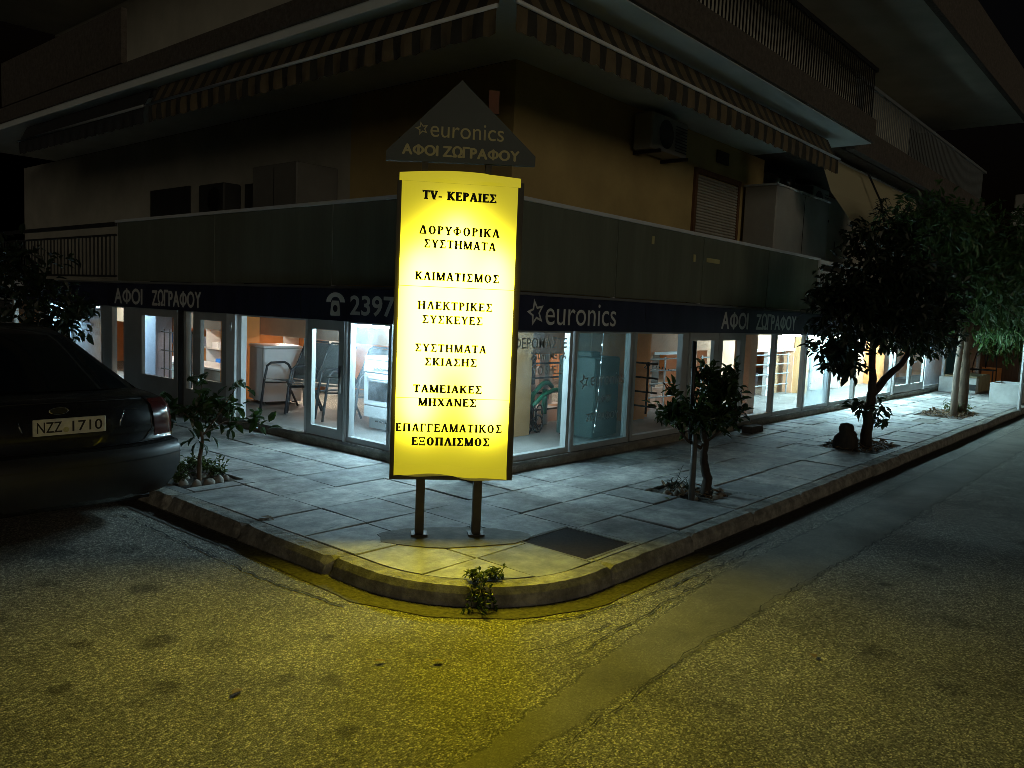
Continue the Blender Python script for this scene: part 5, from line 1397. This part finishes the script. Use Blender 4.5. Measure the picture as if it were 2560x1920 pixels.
# low planting in the bed behind the car
def low_plants(name, label, base, spots, n, L, W, mat, seed, cat='plants'):
    rg = random.Random(seed); t = thing(name, label, cat, base)
    lf = MB(); st = MB()
    for (x, y, r, h) in spots:
        for k in range(n):
            p = Vector((x + rg.gauss(0, r * 0.5), y + rg.gauss(0, r * 0.5), SW + 0.005))
            d = Vector((rg.gauss(0, .6), rg.gauss(0, .6), 1)).normalized(); hh = h * rg.uniform(0.4, 1)
            st.tube([p, p + d * hh], 0.003, 4, 0.002)
            for j in range(4):
                q = p + d * (hh * (0.4 + 0.2 * j)); dj = Vector((rg.gauss(0, 1), rg.gauss(0, 1), rg.gauss(0.3, .5))).normalized()
                lf.leaf(q, dj, Vector((0, 0, 1)), L * rg.uniform(.6, 1.2), W)
    st.build('stems', mat, t); lf.build('leaves', mat, t)
    return t
low_plants('bed_plant', 'low spreading green plants on the sidewalk bed under the citrus sapling', (3.5, 6.6, SW), [(3.62, 6.55, .12, .13), (3.66, 6.80, .10, .14), (3.5, 6.75, .12, .10), (3.3, 6.75, .1, .08), (3.6, 6.4, .06, .09), (3.22, 6.32, .05, .15)], 20, 0.055, 0.024, 'weed_leaf', 3)
low_plants('weed', 'weed tuft growing from the kerb joint in front of the sign', (3.2, 2.92, 0.1), [(3.31, 3.01, .06, .06), (3.39, 2.96, .05, .06)], 22, 0.04, 0.018, 'weed_leaf', 8, 'weed')
mb = MB(); rg = random.Random(6); lf = MB()
for k in range(18):
    p = Vector((3.255 + rg.gauss(0.0, .045), 2.945 + rg.gauss(0, .04), rg.uniform(0.12, 0.175)))
    pts = [p, p + Vector((-.04, -.04, 0.0)), p + Vector((-.06 + rg.gauss(0, .03), -.075 + rg.gauss(0, .02), -rg.uniform(.05, .12)))]
    mb.tube(pts, 0.003, 4, 0.0015)
    for j in range(6):
        q = pts[1] + (pts[2] - pts[1]) * (j / 5); lf.leaf(q, Vector((rg.gauss(-.4, .7), rg.gauss(-.4, .7), rg.gauss(0, .6))).normalized(), Vector((-.4, -.4, .7)), 0.034 * rg.uniform(.6, 1.3), 0.016)
t = thing('weed', 'dark weed hanging over the kerb face at the street corner', 'weed', (3.13, 2.86, 0.1))
mb.build('stems', 'dark_bark', t); lf.build('leaves', 'citrus_leaf', t)
low_plants('weed', 'small clump of weeds at the foot of the propped street tree', (16.5, 3.4, SW), [(16.45, 3.35, .16, .20), (16.75, 3.3, .12, .15)], 24, 0.09, 0.03, 'weed_leaf', 12, 'weed')
low_plants('weed', 'thin weeds by the stake in the square tree pit', (6.2, 3.4, SW), [(6.25, 3.42, .06, .26), (6.42, 3.36, .05, .12)], 10, 0.035, 0.012, 'dark_leaf', 15, 'weed')
# pits: soil, stones, litter
def soil(x0, x1, y0, y1, name, label_):
    mb = MB(); n = 14; rg = random.Random(int(x0 * 10))
    mb.grid([[(x0 + (x1 - x0) * i / n, y0 + (y1 - y0) * j / n, SW - 0.02 + rg.uniform(-0.008, 0.012)) for i in range(n + 1)] for j in range(n + 1)])
    struct(mb, name, 'soil')
soil(6.12, 6.72, 3.02, 3.62, 'tree_pit_soil', ''); soil(3.16, 3.70, 6.1, 6.95, 'tree_pit_soil', '')
soil(10.1, 11.2, 2.85, 3.55, 'tree_pit_soil', ''); soil(15.3, 16.9, 3.0, 3.75, 'tree_pit_soil', '')
def stones(lst, label, group):
    for i, (x, y, r, h) in enumerate(lst):
        mb = MB().blob((x, y, SW - 0.02 + h * 0.2), (r * 0.85, r * 0.7, h * 0.9), i * 7 + int(x * 100), 0.22)
        tag(mb.build('stone', 'stone', None, True), label, 'stone', group)
stones([(6.19, 3.44, .05, .04), (6.24, 3.38, .06, .05), (6.30, 3.36, .045, .05), (6.35, 3.06, .06, .045), (6.48, 3.07, .07, .05), (6.58, 3.14, .06, .05), (6.62, 3.26, .07, .045), (6.22, 3.18, .04, .035), (6.50, 3.20, .05, .04)], 'pale rounded stone in the square tree pit of the small citrus tree', 'stones in the square tree pit')
stones([(3.30, 6.17, .05, .05), (3.40, 6.16, .06, .05), (3.50, 6.18, .06, .06), (3.60, 6.25, .05, .04), (3.48, 6.42, .06, .045), (3.60, 6.46, .05, .04), (3.24, 6.28, .05, .05), (3.36, 6.48, .05, .04)], 'pale rounded stone at the foot of the citrus sapling', 'stones round the sapling')
def litter(cx, cy, rx, ry, n, seed, label):
    rg = random.Random(seed); mb = MB()
    for k in range(n):
        a = rg.uniform(0, 2 * PI); q = rg.random() ** 0.5
        p = Vector((cx + rx * q * math.cos(a), cy + ry * q * math.sin(a), SW + rg.uniform(-0.005, 0.03)))
        mb.leaf(p, Vector((rg.gauss(0, 1), rg.gauss(0, 1), rg.gauss(0, .25))).normalized(), Vector((rg.gauss(0, .4), rg.gauss(0, .4), 1)), rg.uniform(.04, .09), rg.uniform(.015, .035))
    tag(mb.build('leaf_litter', 'litter', None), label, 'leaf litter', None, 'stuff')
litter(16.1, 3.36, 0.85, 0.42, 420, 4, 'dry leaf litter spread round the propped street tree')
litter(10.65, 3.2, 0.65, 0.38, 300, 5, 'dark leaf litter round the foot of the forked tree')
litter(6.42, 3.3, 0.27, 0.26, 70, 6, 'dry leaves among the stones of the square tree pit')
# lumpy stump
t = thing('stump', 'dark lumpy stump with a rounded top beside the forked tree trunk', 'stump', (10.2, 3.3, SW))
MB().lathe([(0.145, 0.13), (0.155, 0.2), (0.14, 0.29), (0.08, 0.35), (0.095, 0.40), (0.075, 0.455), (0.001, 0.475)], (10.3, 3.27, 0), 12).build('stump_body', 'dark_bark', t, True)
MB().blob((10.43, 3.24, 0.32), (0.06, 0.06, 0.05), 3, 0.2).build('knot', 'dark_bark', t, True)

# ================================================================== STREET THINGS
t = thing('manhole_cover', 'rusty square steel cover set in the pavement beside the yellow sign', 'manhole cover', (4.34, 3.08, SW))
MB().rbox(4.085, 4.598, 2.815, 3.342, SW - 0.03, SW - 0.002, 0.004).build('cover_plate', 'rust_plate', t)
MB().box(4.062, 4.084, 2.79, 3.367, SW - 0.03, SW + 0.001).box(4.599, 4.62, 2.79, 3.367, SW - 0.03, SW + 0.001).box(4.084, 4.599, 2.79, 2.814, SW - 0.03, SW + 0.001).box(4.084, 4.599, 3.343, 3.367, SW - 0.03, SW + 0.001).build('cover_frame', 'footing', t)
t = thing('manhole_cover', 'flat dark rectangular cover in the pavement near the propped tree', 'manhole cover', (14.47, 3.32, SW))
MB().rbox(14.16, 14.79, 3.16, 3.49, SW - 0.03, SW - 0.001, 0.004).build('cover_plate', 'footing', t)
def planter(x0, x1, y0, y1, h, mat, label):
    t = thing('planter', label, 'planter', ((x0 + x1) / 2, (y0 + y1) / 2, SW))
    mb = MB(); tk = 0.05
    mb.box(x0, x0 + tk, y0, y1, SW, SW + h).box(x1 - tk, x1, y0, y1, SW, SW + h).box(x0 + tk, x1 - tk, y0, y0 + tk, SW, SW + h).box(x0 + tk, x1 - tk, y1 - tk, y1, SW, SW + h).box(x0 + tk, x1 - tk, y0 + tk, y1 - tk, SW, SW + h * 0.3)
    mb.build('planter_box', mat, t)
    MB().box(x0 + tk + .003, x1 - tk - .003, y0 + tk + .003, y1 - tk - .003, SW + h * 0.3, SW + h - 0.07).build('planter_soil', 'soil', t)
planter(19.6, 20.6, 2.80, 3.35, 0.42, 'white_concrete', 'white square concrete planter standing by the kerb')
planter(22.0, 23.6, 4.05, 4.75, 0.40, 'yellow_concrete', 'low yellowish concrete planter wall at the end of the shop front')
t = thing('block', 'white concrete block with a dark notch beside the yellowish planter', 'block', (21.9, 4.5, SW))
MB().box(21.70, 21.95, 4.0, 4.80, SW, SW + 0.36).build('block_body', 'white_concrete', t)
MB().box(21.685, 21.698, 4.0, 4.22, SW + 0.08, SW + 0.22).build('notch', 'black_plastic', t)
t = thing('garden_chair', 'dark iron chair with looped back far along the right pavement', 'chair', (25.0, 4.4, SW))
mb = MB()
mb.tube([(25.0, 4.75, SW), (25.0, 4.72, 0.75), (25.0, 4.66, 1.05), (25.0, 4.56, 1.12), (25.0, 4.46, 1.05), (25.0, 4.42, 0.65)], 0.014, 6).tube([(25.0, 4.42, 0.65), (25.0, 4.38, 1.05), (25.0, 4.28, 1.12), (25.0, 4.18, 1.05), (25.0, 4.14, SW)], 0.014, 6)
mb.build('chair_back', 'black_metal', t, True)
MB().box(24.6, 25.0, 4.14, 4.75, 0.60, 0.63).build('seat', 'black_metal', t)
for x, y in ((24.62, 4.17), (24.62, 4.72)): MB().tube([(x, y, SW), (x, y, 0.6)], 0.014, 6).build('leg', 'black_metal', t)
t = thing('end_wall', 'dark brown end wall with an orange foot closing the shop front', 'wall', (26.6, 4.4, SW))
MB().box(26.65, 26.9, 3.9, 4.86, 0.10, 1.5).build('wall_panel', 'brown_door', t)
MB().box(26.63, 26.648, 4.3, 4.8, 0.16, 0.62).build('wall_foot', 'orange_wall', t)
t = thing('garden_wall', 'dark low garden wall across the far end of the right pavement', 'wall', (31, 4, SW))
MB().box(30.5, 30.8, 1.0, 9.0, 0.0, 1.5).build('wall_face', 'grey_wall', t)
MB().box(30.45, 30.85, 0.95, 9.05, 1.501, 1.56).build('coping', 'rough_concrete', t)
# far background bushes/trees over that wall
tree('background_tree', 'dark tree in the night beyond the end of the right pavement', 'tree', (29, 3.4, 0),
     [([(29.5, 3.2, 0.0), (29.5, 3.2, 1.8)], 0.12, 0.07)], 'dark_bark', [((29.3, 3.2, 2.6), (2.2, 2.2, 1.2), 5), ((28.0, 3.5, 3.4), (1.6, 1.6, 1.0), 3)], 2600, 0.22, 0.09, 'dark_leaf', 60, 0.3, shell=0.2)
# hanging sign at the right edge
t = thing('street_sign', 'small white projecting sign with dark letters on a pole beside the tree tops', 'sign', (18.6, 2.62, SW))
MB().rbox(18.57, 18.63, 2.70, 3.10, 3.76, 4.04, 0.02).build('sign_board', 'white_paint', t)
mb = MB(); put_text(mb, 'FA', (18.567, 3.03, 0), (0, -1, 0), (0, 0, 1), 0.24, 3.86, 3.97, 0.02); mb.build('lettering', 'ink', t)
MB().rbox(18.57, 18.63, 2.70, 3.06, 4.10, 4.36, 0.02).build('upper_board', 'cabinet_grey', t)
MB().tube([(18.6, 2.64, 0.1), (18.6, 2.64, 4.4)], 0.035, 8).build('sign_pole', 'grey_metal', t)
# small things lying about
tag(MB().box(10.35, 10.72, 4.52, 4.66, SW + 0.002, SW + 0.09).build('brick', 'dark_bark', None), 'dark block lying on the pavement against the shop plinth', 'block')
rg = random.Random(2)
def fallen(x, y, z, L, label, mat='dry_leaf', group=None):
    mb = MB(); a = rg.uniform(0, 6)
    mb.leaf(Vector((x, y, z + 0.010)), Vector((math.cos(a), math.sin(a), 0.02)), Vector((.05, .05, 1)), L, L * 0.5, 0.1)
    tag(mb.build('fallen_leaf', mat, None), label, 'leaf', group)
for x, y, L, lb in ((2.53, 2.57, .06, 'pale dry leaf on the asphalt nearest the curved kerb'), (2.34, 2.76, .06, 'pale dry leaf on the asphalt, the one further from the kerb'), (1.72, 2.92, .07, 'orange dry leaf lying on a dark stain on the asphalt'), (3.9, 1.30, .07, 'brown dry leaf alone on the asphalt beside the trench patch')):
    fallen(x, y, RD + 0.002, L, lb)
fallen(3.12, 4.95, SW, .13, 'dark curled leaf on the kerb edge behind the car', 'litter')
fallen(5.98, 3.35, SW, .07, 'yellow leaf beside the square tree pit', 'weed_leaf')

# ================================================================== SHOP CONTENTS
# small white fridge
t = thing('fridge', 'small white fridge standing behind the grey metal armchairs', 'fridge', (6.4, 9.9, G))
fm = Matrix.Translation((6.11, 9.66, 0)) @ Matrix.Rotation(math.radians(-14), 4, 'Z')
MB(fm).rbox(0.0, 0.54, 0.03, 0.60, G + 0.03, G + 0.765, 0.012).build('fridge_body', 'appliance_side', t)
MB(fm).rbox(-0.005, 0.545, -0.02, 0.61, G + 0.768, G + 0.80, 0.008).build('fridge_top', 'appliance', t)
MB(fm).rbox(0.0, 0.54, -0.022, 0.026, G + 0.035, G + 0.762, 0.012).build('fridge_door', 'appliance', t)
MB(fm).box(0.05, 0.07, 0.05, 0.55, G, G + 0.03).box(0.47, 0.49, 0.05, 0.55, G, G + 0.03).build('fridge_foot', 'black_plastic', t)
# metal armchairs
def armchair(loc, rz, label):
    t = thing('armchair', label, 'chair', (0, 0, G), 'metal armchairs in the left shop window')
    # local: seat faces -x, width along y
    for s in (-1, 1):
        y = 0.27 * s
        MB().tube([(-0.30, y, G), (-0.24, y, G + 0.40), (-0.20, y, G + 0.56), (-0.14, y, G + 0.60), (0.08, y, G + 0.60), (0.14, y, G + 0.57), (0.22, y, G + 0.45), (0.26, y, G + 0.40)], 0.016, 8).build('arm_frame', 'chair_frame', t, True)
        MB().tube([(0.30, y * 0.95, G), (0.10, y * 0.95, G + 0.36)], 0.015, 8).build('leg', 'chair_frame', t, True)
        MB().tube([(-0.25, y * 0.93, G + 0.345), (0.22, y * 0.93, G + 0.32)], 0.012, 6).build('side_rail', 'chair_frame', t, True)
    MB().tube([(0.14, -0.25, G + 0.36), (0.30, -0.25, G + 0.62), (0.40, -0.24, G + 0.86), (0.42, -0.2, G + 0.89), (0.42, 0.2, G + 0.89), (0.40, 0.24, G + 0.86), (0.30, 0.25, G + 0.62), (0.14, 0.25, G + 0.36)], 0.014, 8).build('back_frame', 'chair_frame', t, True)
    MB().grid([[(-0.28, y, G + 0.40) for y in (-.25, 0, .25)], [(-0.10, y, G + 0.385 - (0.012 if y == 0 else 0)) for y in (-.25, 0, .25)], [(0.16, y, G + 0.375) for y in (-.25, 0, .25)]]).build('seat', 'chair_fabric', t, True)
    MB().grid([[(0.17, y, G + 0.39) for y in (-.235, 0, .235)], [(0.30, y, G + 0.63) for y in (-.235, 0, .235)], [(0.405, y, G + 0.875) for y in (-.225, 0, .225)]]).build('backrest', 'chair_fabric', t, True)
    t.location = loc; t.rotation_euler = (0, 0, rz)
    return t
ch = armchair((6.16, 9.04, G), 0.08, 'grey metal armchair right in front of the small fridge')
copy_thing(ch, (6.12, 8.42, G), 'grey metal armchair in the middle of the row, half hidden by the door', 0.12)
copy_thing(ch, (6.10, 7.62, G), 'grey metal armchair behind the glass door, nearest the cooker', 0.05)
# white cooker
t = thing('cooker', 'white cooker with knobs and oven window standing in the shop window', 'cooker', (6.2, 6.95, G))
cm = Matrix.Translation((5.90, 7.24, 0)) @ Matrix.Rotation(math.radians(-88), 4, 'Z')
# local x runs along the front (towards -y), local y away from the street
MB(cm).rbox(0.0, 0.56, 0.02, 0.60, G + 0.14, G + 0.80, 0.012).build('cooker_body', 'appliance', t)
MB(cm).rbox(0.02, 0.54, 0.05, 0.58, G + 0.01, G + 0.138, 0.008).build('plinth_drawer', 'appliance_side', t)
MB(cm).rbox(-0.005, 0.565, -0.015, 0.61, G + 0.802, G + 0.84, 0.010).build('cooker_lid', 'appliance', t)
MB(cm).prism([(0.0, -0.02, G + 0.66), (0.0, -0.005, G + 0.80), (0.0, 0.019, G + 0.80), (0.0, 0.019, G + 0.66)], (0.56, 0, 0)).build('control_panel', 'appliance', t)
for k in range(6):
    MB(cm).lathe([(0.001, -0.045), (0.017, -0.043), (0.020, -0.012)], (0.20 + k * 0.062, 0.0, G + 0.715), 12, 'y').build('knob', 'appliance_side', t, True)
od = MB(cm).rbox(0.005, 0.555, -0.022, 0.018, G + 0.285, G + 0.645, 0.008).build('oven_door', 'appliance', t)
MB(cm).box(0.09, 0.47, -0.0245, -0.0225, G + 0.34, G + 0.55).build('oven_window', 'dark_glass', od)
MB(cm).tube([(0.08, -0.025, G + 0.61), (0.14, -0.06, G + 0.595), (0.42, -0.06, G + 0.595), (0.48, -0.025, G + 0.61)], 0.016, 8).build('handle', 'appliance', od, True)
MB(cm).rbox(0.005, 0.555, -0.018, 0.018, G + 0.145, G + 0.275, 0.008).build('drawer_front', 'appliance_side', t)
mb = MB(cm)
for k in range(5): mb.box(0.14 + k * 0.07, 0.19 + k * 0.07, 0.044, 0.0485, G + 0.085, G + 0.10)
mb.build('vent_slot', 'black_plastic', t)
# dark teal heater cabinet behind the filmed pane
t = thing('heater', 'large dark teal heater cabinet behind the filmed window with pale lettering', 'heater', (7.8, 5.5, G))
hm = Matrix.Translation((7.50, 5.16, 0)) @ Matrix.Rotation(math.radians(4), 4, 'Z')
MB(hm).rbox(0.0, 0.56, 0.0, 0.50, G + 0.02, G + 0.93, 0.015).build('heater_body', 'teal_box', t)
MB(hm).rbox(0.10, 0.30, 0.12, 0.34, G + 0.932, G + 0.985, 0.01).build('heater_cap', 'teal_box', t)
MB(hm).box(0.03, 0.53, 0.03, 0.47, G, G + 0.02).build('heater_base', 'black_plastic', t)
# green hose on a black iron stand
t = thing('hose', 'green hose arching over a black iron stand in the corner window', 'hose', (7.45, 6.0, G))
MB().tube([(7.28, 5.95, 0.36), (7.30, 5.95, 0.55), (7.40, 5.96, 0.72), (7.58, 5.97, 0.83), (7.70, 5.98, 0.84), (7.78, 5.98, 0.78)], 0.028, 10).tube([(7.32, 5.90, 0.58), (7.50, 5.90, 0.70), (7.72, 5.90, 0.755), (7.95, 5.90, 0.75), (8.10, 5.90, 0.66)], 0.026, 10).build('hose_tube', 'green_hose', t, True)
MB().tube([(7.70, 6.03, 0.45), (7.70, 6.03, 0.75)], 0.035, 10).build('hose_reel', 'green_hose', t, True)
t = thing('iron_stand', 'black scrolled iron stand on the gallery floor under the green hose', 'stand', (7.4, 5.9, G))
mb = MB()
for k in range(3):
    y = 5.86 + 0.06 * k
    mb.tube([(7.22, y, G), (7.36, y, 0.42), (7.30, y, 0.60)], 0.009, 6).tube([(7.42, y, G), (7.26, y, 0.45)], 0.009, 6)
mb.tube([(7.40 + 0.09 * math.cos(a), 5.88, 0.37 + 0.10 * math.sin(a)) for a in [2 * PI * k / 18 for k in range(19)]], 0.010, 6)
mb.tube([(7.50 + 0.07 * math.cos(a), 5.94, 0.45 + 0.13 * math.sin(a)) for a in [2 * PI * k / 18 for k in range(19)]], 0.008, 6)
mb.build('iron_scroll', 'black_metal', t, True)
t = thing('hanging_cable', 'thin white cable drooping across the filmed window pane on the right', 'cable', (13.5, 5.0, 1.0))
MB().tube([(13.12, 4.98, 1.07), (13.35, 4.98, 1.06), (13.6, 4.98, 1.12), (13.8, 4.98, 1.22), (13.95, 4.98, 1.35)], 0.010, 6).build('cable_line', 'white_paint', t, True)
t = thing('cable_coil', 'tangled white cable hanging beside the small fridge', 'cable', (6.5, 9.3, 0.9))
mb = MB(); rg = random.Random(9); pp = []
for k in range(40): pp.append((6.62 + rg.uniform(-.05, .05), 9.43 + rg.uniform(-.05, .05), 0.98 - 0.003 * k + 0.06 * math.sin(k * 1.3)))
mb.tube(pp, 0.006, 5).tube([(6.62, 9.43, 0.9), (6.6, 9.4, 0.72), (6.6, 9.42, 0.5)], 0.006, 5)
mb.build('cable_line', 'white_paint', t, True)
MB().box(6.47, 6.49, 9.20, 9.25, G, 1.2).build('white_post', 'white_paint', bld)
# fairy light wire along the right gallery
t = thing('light_string', 'dark wire with tiny unlit bulbs looped between the orange pillar and the railing', 'light string', (9.9, 5.9, 1.0))
mb = MB(); mb.tube([(9.25, 5.5, 1.09), (9.6, 5.80, 0.98), (10.0, 5.88, 0.93), (10.5, 6.15, 0.90), (11.2, 6.18, 0.86)], 0.005, 5); mb.build('wire', 'black_metal', t)
mb = MB()
for k in range(9): mb.blob((9.35 + 0.2 * k, 5.62 + 0.065 * k, 1.05 - 0.022 * k), (.008, .008, .014), k)
mb.build('bulbs', 'black_metal', t)
# icicle lights hanging behind the filmed pane
t = thing('light_string', 'vertical string of tiny lit bulbs hanging behind the filmed window pane', 'light string', (7.45, 4.95, 1.0))
MB().tube([(7.28, 4.93, 1.5), (7.27, 4.935, 1.1), (7.25, 4.94, 0.7), (7.21, 4.945, 0.4)], 0.003, 4).build('wire', 'grey_metal', t)
mb = MB()
for x, z in ((7.275, 1.36), (7.27, 1.17), (7.26, 1.0), (7.25, 0.86), (7.23, 0.64), (7.215, 0.48)): mb.blob((x, 4.938, z), (.006, .006, .013), int(z * 100))
mb.build('bulbs', 'led_dot', t)
# appliances and boxes standing in the sunken room
def washer(x, y, rz, z, label):
    t = thing('washing_machine', label, 'washing machine', (0, 0, RZ), 'white appliances in the sunken shop')
    MB().rbox(-0.3, 0.3, -0.28, 0.28, RZ + 0.02, RZ + 0.86, 0.015).build('machine_body', 'appliance', t)
    MB().lathe([(0.001, -0.295), (0.14, -0.297), (0.19, -0.30), (0.20, -0.282)], (0, 0, RZ + 0.42), 20, 'y').build('round_door', 'grey_metal', t, True)
    MB().box(-0.28, 0.28, -0.286, -0.281, RZ + 0.72, RZ + 0.83).build('control_strip', 'appliance_side', t)
    t.location = (x, y, z); t.rotation_euler = (0, 0, rz)
    return t
w0 = washer(10.15, 8.3, 0.0, RZ + 0.875, 'white washing machine on top of another, beyond the corner window opening')
copy_thing(w0, (10.15, 8.3, RZ), 'white washing machine at the bottom of the stack beyond the corner window opening')
copy_thing(w0, (11.0, 8.35, RZ + 0.2), 'single white washing machine beside the stacked pair beyond the corner window')
copy_thing(w0, (20.6, 7.9, RZ + 0.875), 'white washing machine stacked high behind the far filmed windows')
copy_thing(w0, (20.6, 7.9, RZ), 'white washing machine carrying another one behind the far filmed windows')
def carton(x0, x1, y0, y1, z0, z1, mat, label, group=None):
    t = MB().rbox(x0, x1, y0, y1, z0, z1, 0.006).build('carton', mat, None); tag(t, label, 'box', group)
    return t
carton(8.55, 9.05, 6.75, 7.2, RZ, 0.36, 'appliance', 'white carton behind the white post, low in the corner window opening')
carton(9.2, 9.75, 7.0, 7.4, RZ, 0.30, 'cardboard', 'brown carton beside the white one, low in the corner window opening')
carton(12.1, 12.5, 7.05, 7.4, RZ, 0.30, 'appliance', 'white carton low in the opening just past the orange pillar')
carton(12.55, 12.95, 7.1, 7.4, RZ, 0.42, 'appliance_side', 'grey-white carton beside the white one past the orange pillar')
carton(12.15, 12.55, 7.6, 7.9, RZ, 0.93, 'lilac_panel', 'grey-lilac panel box standing upright past the orange pillar')
carton(15.25, 15.95, 6.95, 7.3, RZ, 0.34, 'lilac_panel', 'lower lilac carton behind the barred opening')
carton(15.45, 16.15, 7.0, 7.3, 0.345, 0.60, 'lilac_panel', 'upper lilac carton stacked behind the barred opening')
carton(15.66, 16.45, 6.56, 6.61, RZ, 1.13, 'cardboard', 'tall brown board standing upright behind the bars')
carton(18.3, 18.9, 6.9, 7.3, RZ, 0.52, 'lilac_panel', 'lilac carton beyond the tan pillar')
carton(18.35, 18.75, 6.95, 7.2, 0.525, 0.68, 'blue_box', 'small blue carton on top of the lilac one beyond the tan pillar')
carton(14.35, 14.52, 6.5, 6.7, RZ, 0.92, 'appliance', 'narrow white carton at the near end of the barred opening')
t = thing('television', 'black television on a stand behind the bars, above the lilac cartons', 'television', (16.3, 7.7, RZ))
MB().rbox(15.7, 17.0, 7.65, 7.72, 0.35, 1.12, 0.01).build('screen', 'black_plastic', t); MB().box(16.2, 16.5, 7.6, 7.8, RZ, 0.349).build('stand', 'black_metal', t)
t = thing('television', 'black television seen in the opening just past the orange pillar', 'television', (12.9, 7.7, RZ))
MB().rbox(12.66, 13.2, 7.65, 7.72, 0.42, 0.98, 0.01).build('screen', 'black_plastic', t); MB().box(12.85, 13.0, 7.6, 7.8, RZ, 0.419).build('stand', 'black_metal', t)
t = thing('oven', 'dark built-in oven unit with pale control strip, behind the green hose', 'oven', (8.4, 6.9, RZ))
MB().rbox(7.95, 8.35, 6.7, 7.1, RZ, 1.12, 0.01).build('oven_body', 'black_plastic', t); MB().box(7.96, 8.34, 6.69, 6.698, 0.58, 0.72).build('control_strip', 'appliance_side', t)
t = thing('leaning_panel', 'white panels leaning against the back wall behind the far windows', 'panel', (17.5, 6.0, G))
MB().box(16.9, 17.6, 6.16, 6.2, G + 0.002, 1.1).build('panel_board', 'white_paint', t)
MB().box(18.1, 18.2, 6.0, 6.2, G + 0.002, 1.1).build('panel_board', 'white_paint', t)
# shelf unit with blue boxes in the left room
t = thing('shelf_unit', 'wall shelves with small goods behind the glass doors of the side street', 'shelf', (8.9, 14.0, 0))
mb = MB()
for z in (0.20, 0.62, 1.02): mb.box(8.65, 8.98, 11.6, 18.5, z, z + 0.03)
for y in (11.6, 13.0, 14.4, 15.8, 17.2, 18.47): mb.box(8.65, 8.98, y, y + 0.03, RZ, 1.3)
mb.build('shelf_frame', 'white_paint', t)
GOODS = [(14.50, .22, .24, 1.05, 'blue_box', 'blue box on the top shelf, nearest the door post'), (14.80, .20, .16, 1.05, 'appliance', 'white box on the top shelf beside the blue one'), (15.10, .26, .22, 1.05, 'blue_box', 'wide blue box in the middle of the top shelf'), (15.50, .10, .20, 1.05, 'black_plastic', 'small black bottle-like box on the top shelf'),
         (16.0, .22, .20, 1.05, 'blue_box', 'pale-edged blue box at the far end of the top shelf'), (14.55, .25, .14, .65, 'appliance', 'white packet on the middle shelf, nearest the door post'), (15.0, .20, .24, .65, 'black_plastic', 'black box on the middle shelf'), (15.40, .24, .12, .65, 'appliance', 'low white box on the middle shelf'), (16.0, .25, .20, .65, 'lilac_panel', 'grey-lilac box on the middle shelf'),
         (16.4, .2, .22, .65, 'blue_box', 'blue box on the middle shelf'), (14.6, .3, .26, .23, 'lilac_panel', 'grey-lilac box on the lowest shelf'), (15.2, .3, .2, .23, 'blue_box', 'blue box on the lowest shelf'), (17.35, .3, .22, .65, 'blue_box', 'blue box at the deep end of the shelves'), (17.8, .25, .25, 1.05, 'appliance', 'white box at the deep end of the shelves')]
for y, w_, h_, z, m_, lb in GOODS:
    tag(MB().rbox(8.68, 8.9, y, y + w_, z + 0.001, z + h_, 0.006).build('goods_box', m_, None), lb, 'box', 'goods on the shelves')
t = thing('counter', 'grey-green counter front below the wall shelves', 'counter', (7.5, 12.2, RZ))
MB().rbox(6.9, 7.5, 11.6, 15.2, RZ, 0.50, 0.02).build('counter_front', 'shutter', t)
MB().box(6.85, 7.55, 11.55, 15.25, 0.502, 0.53).build('counter_top', 'white_paint', t)
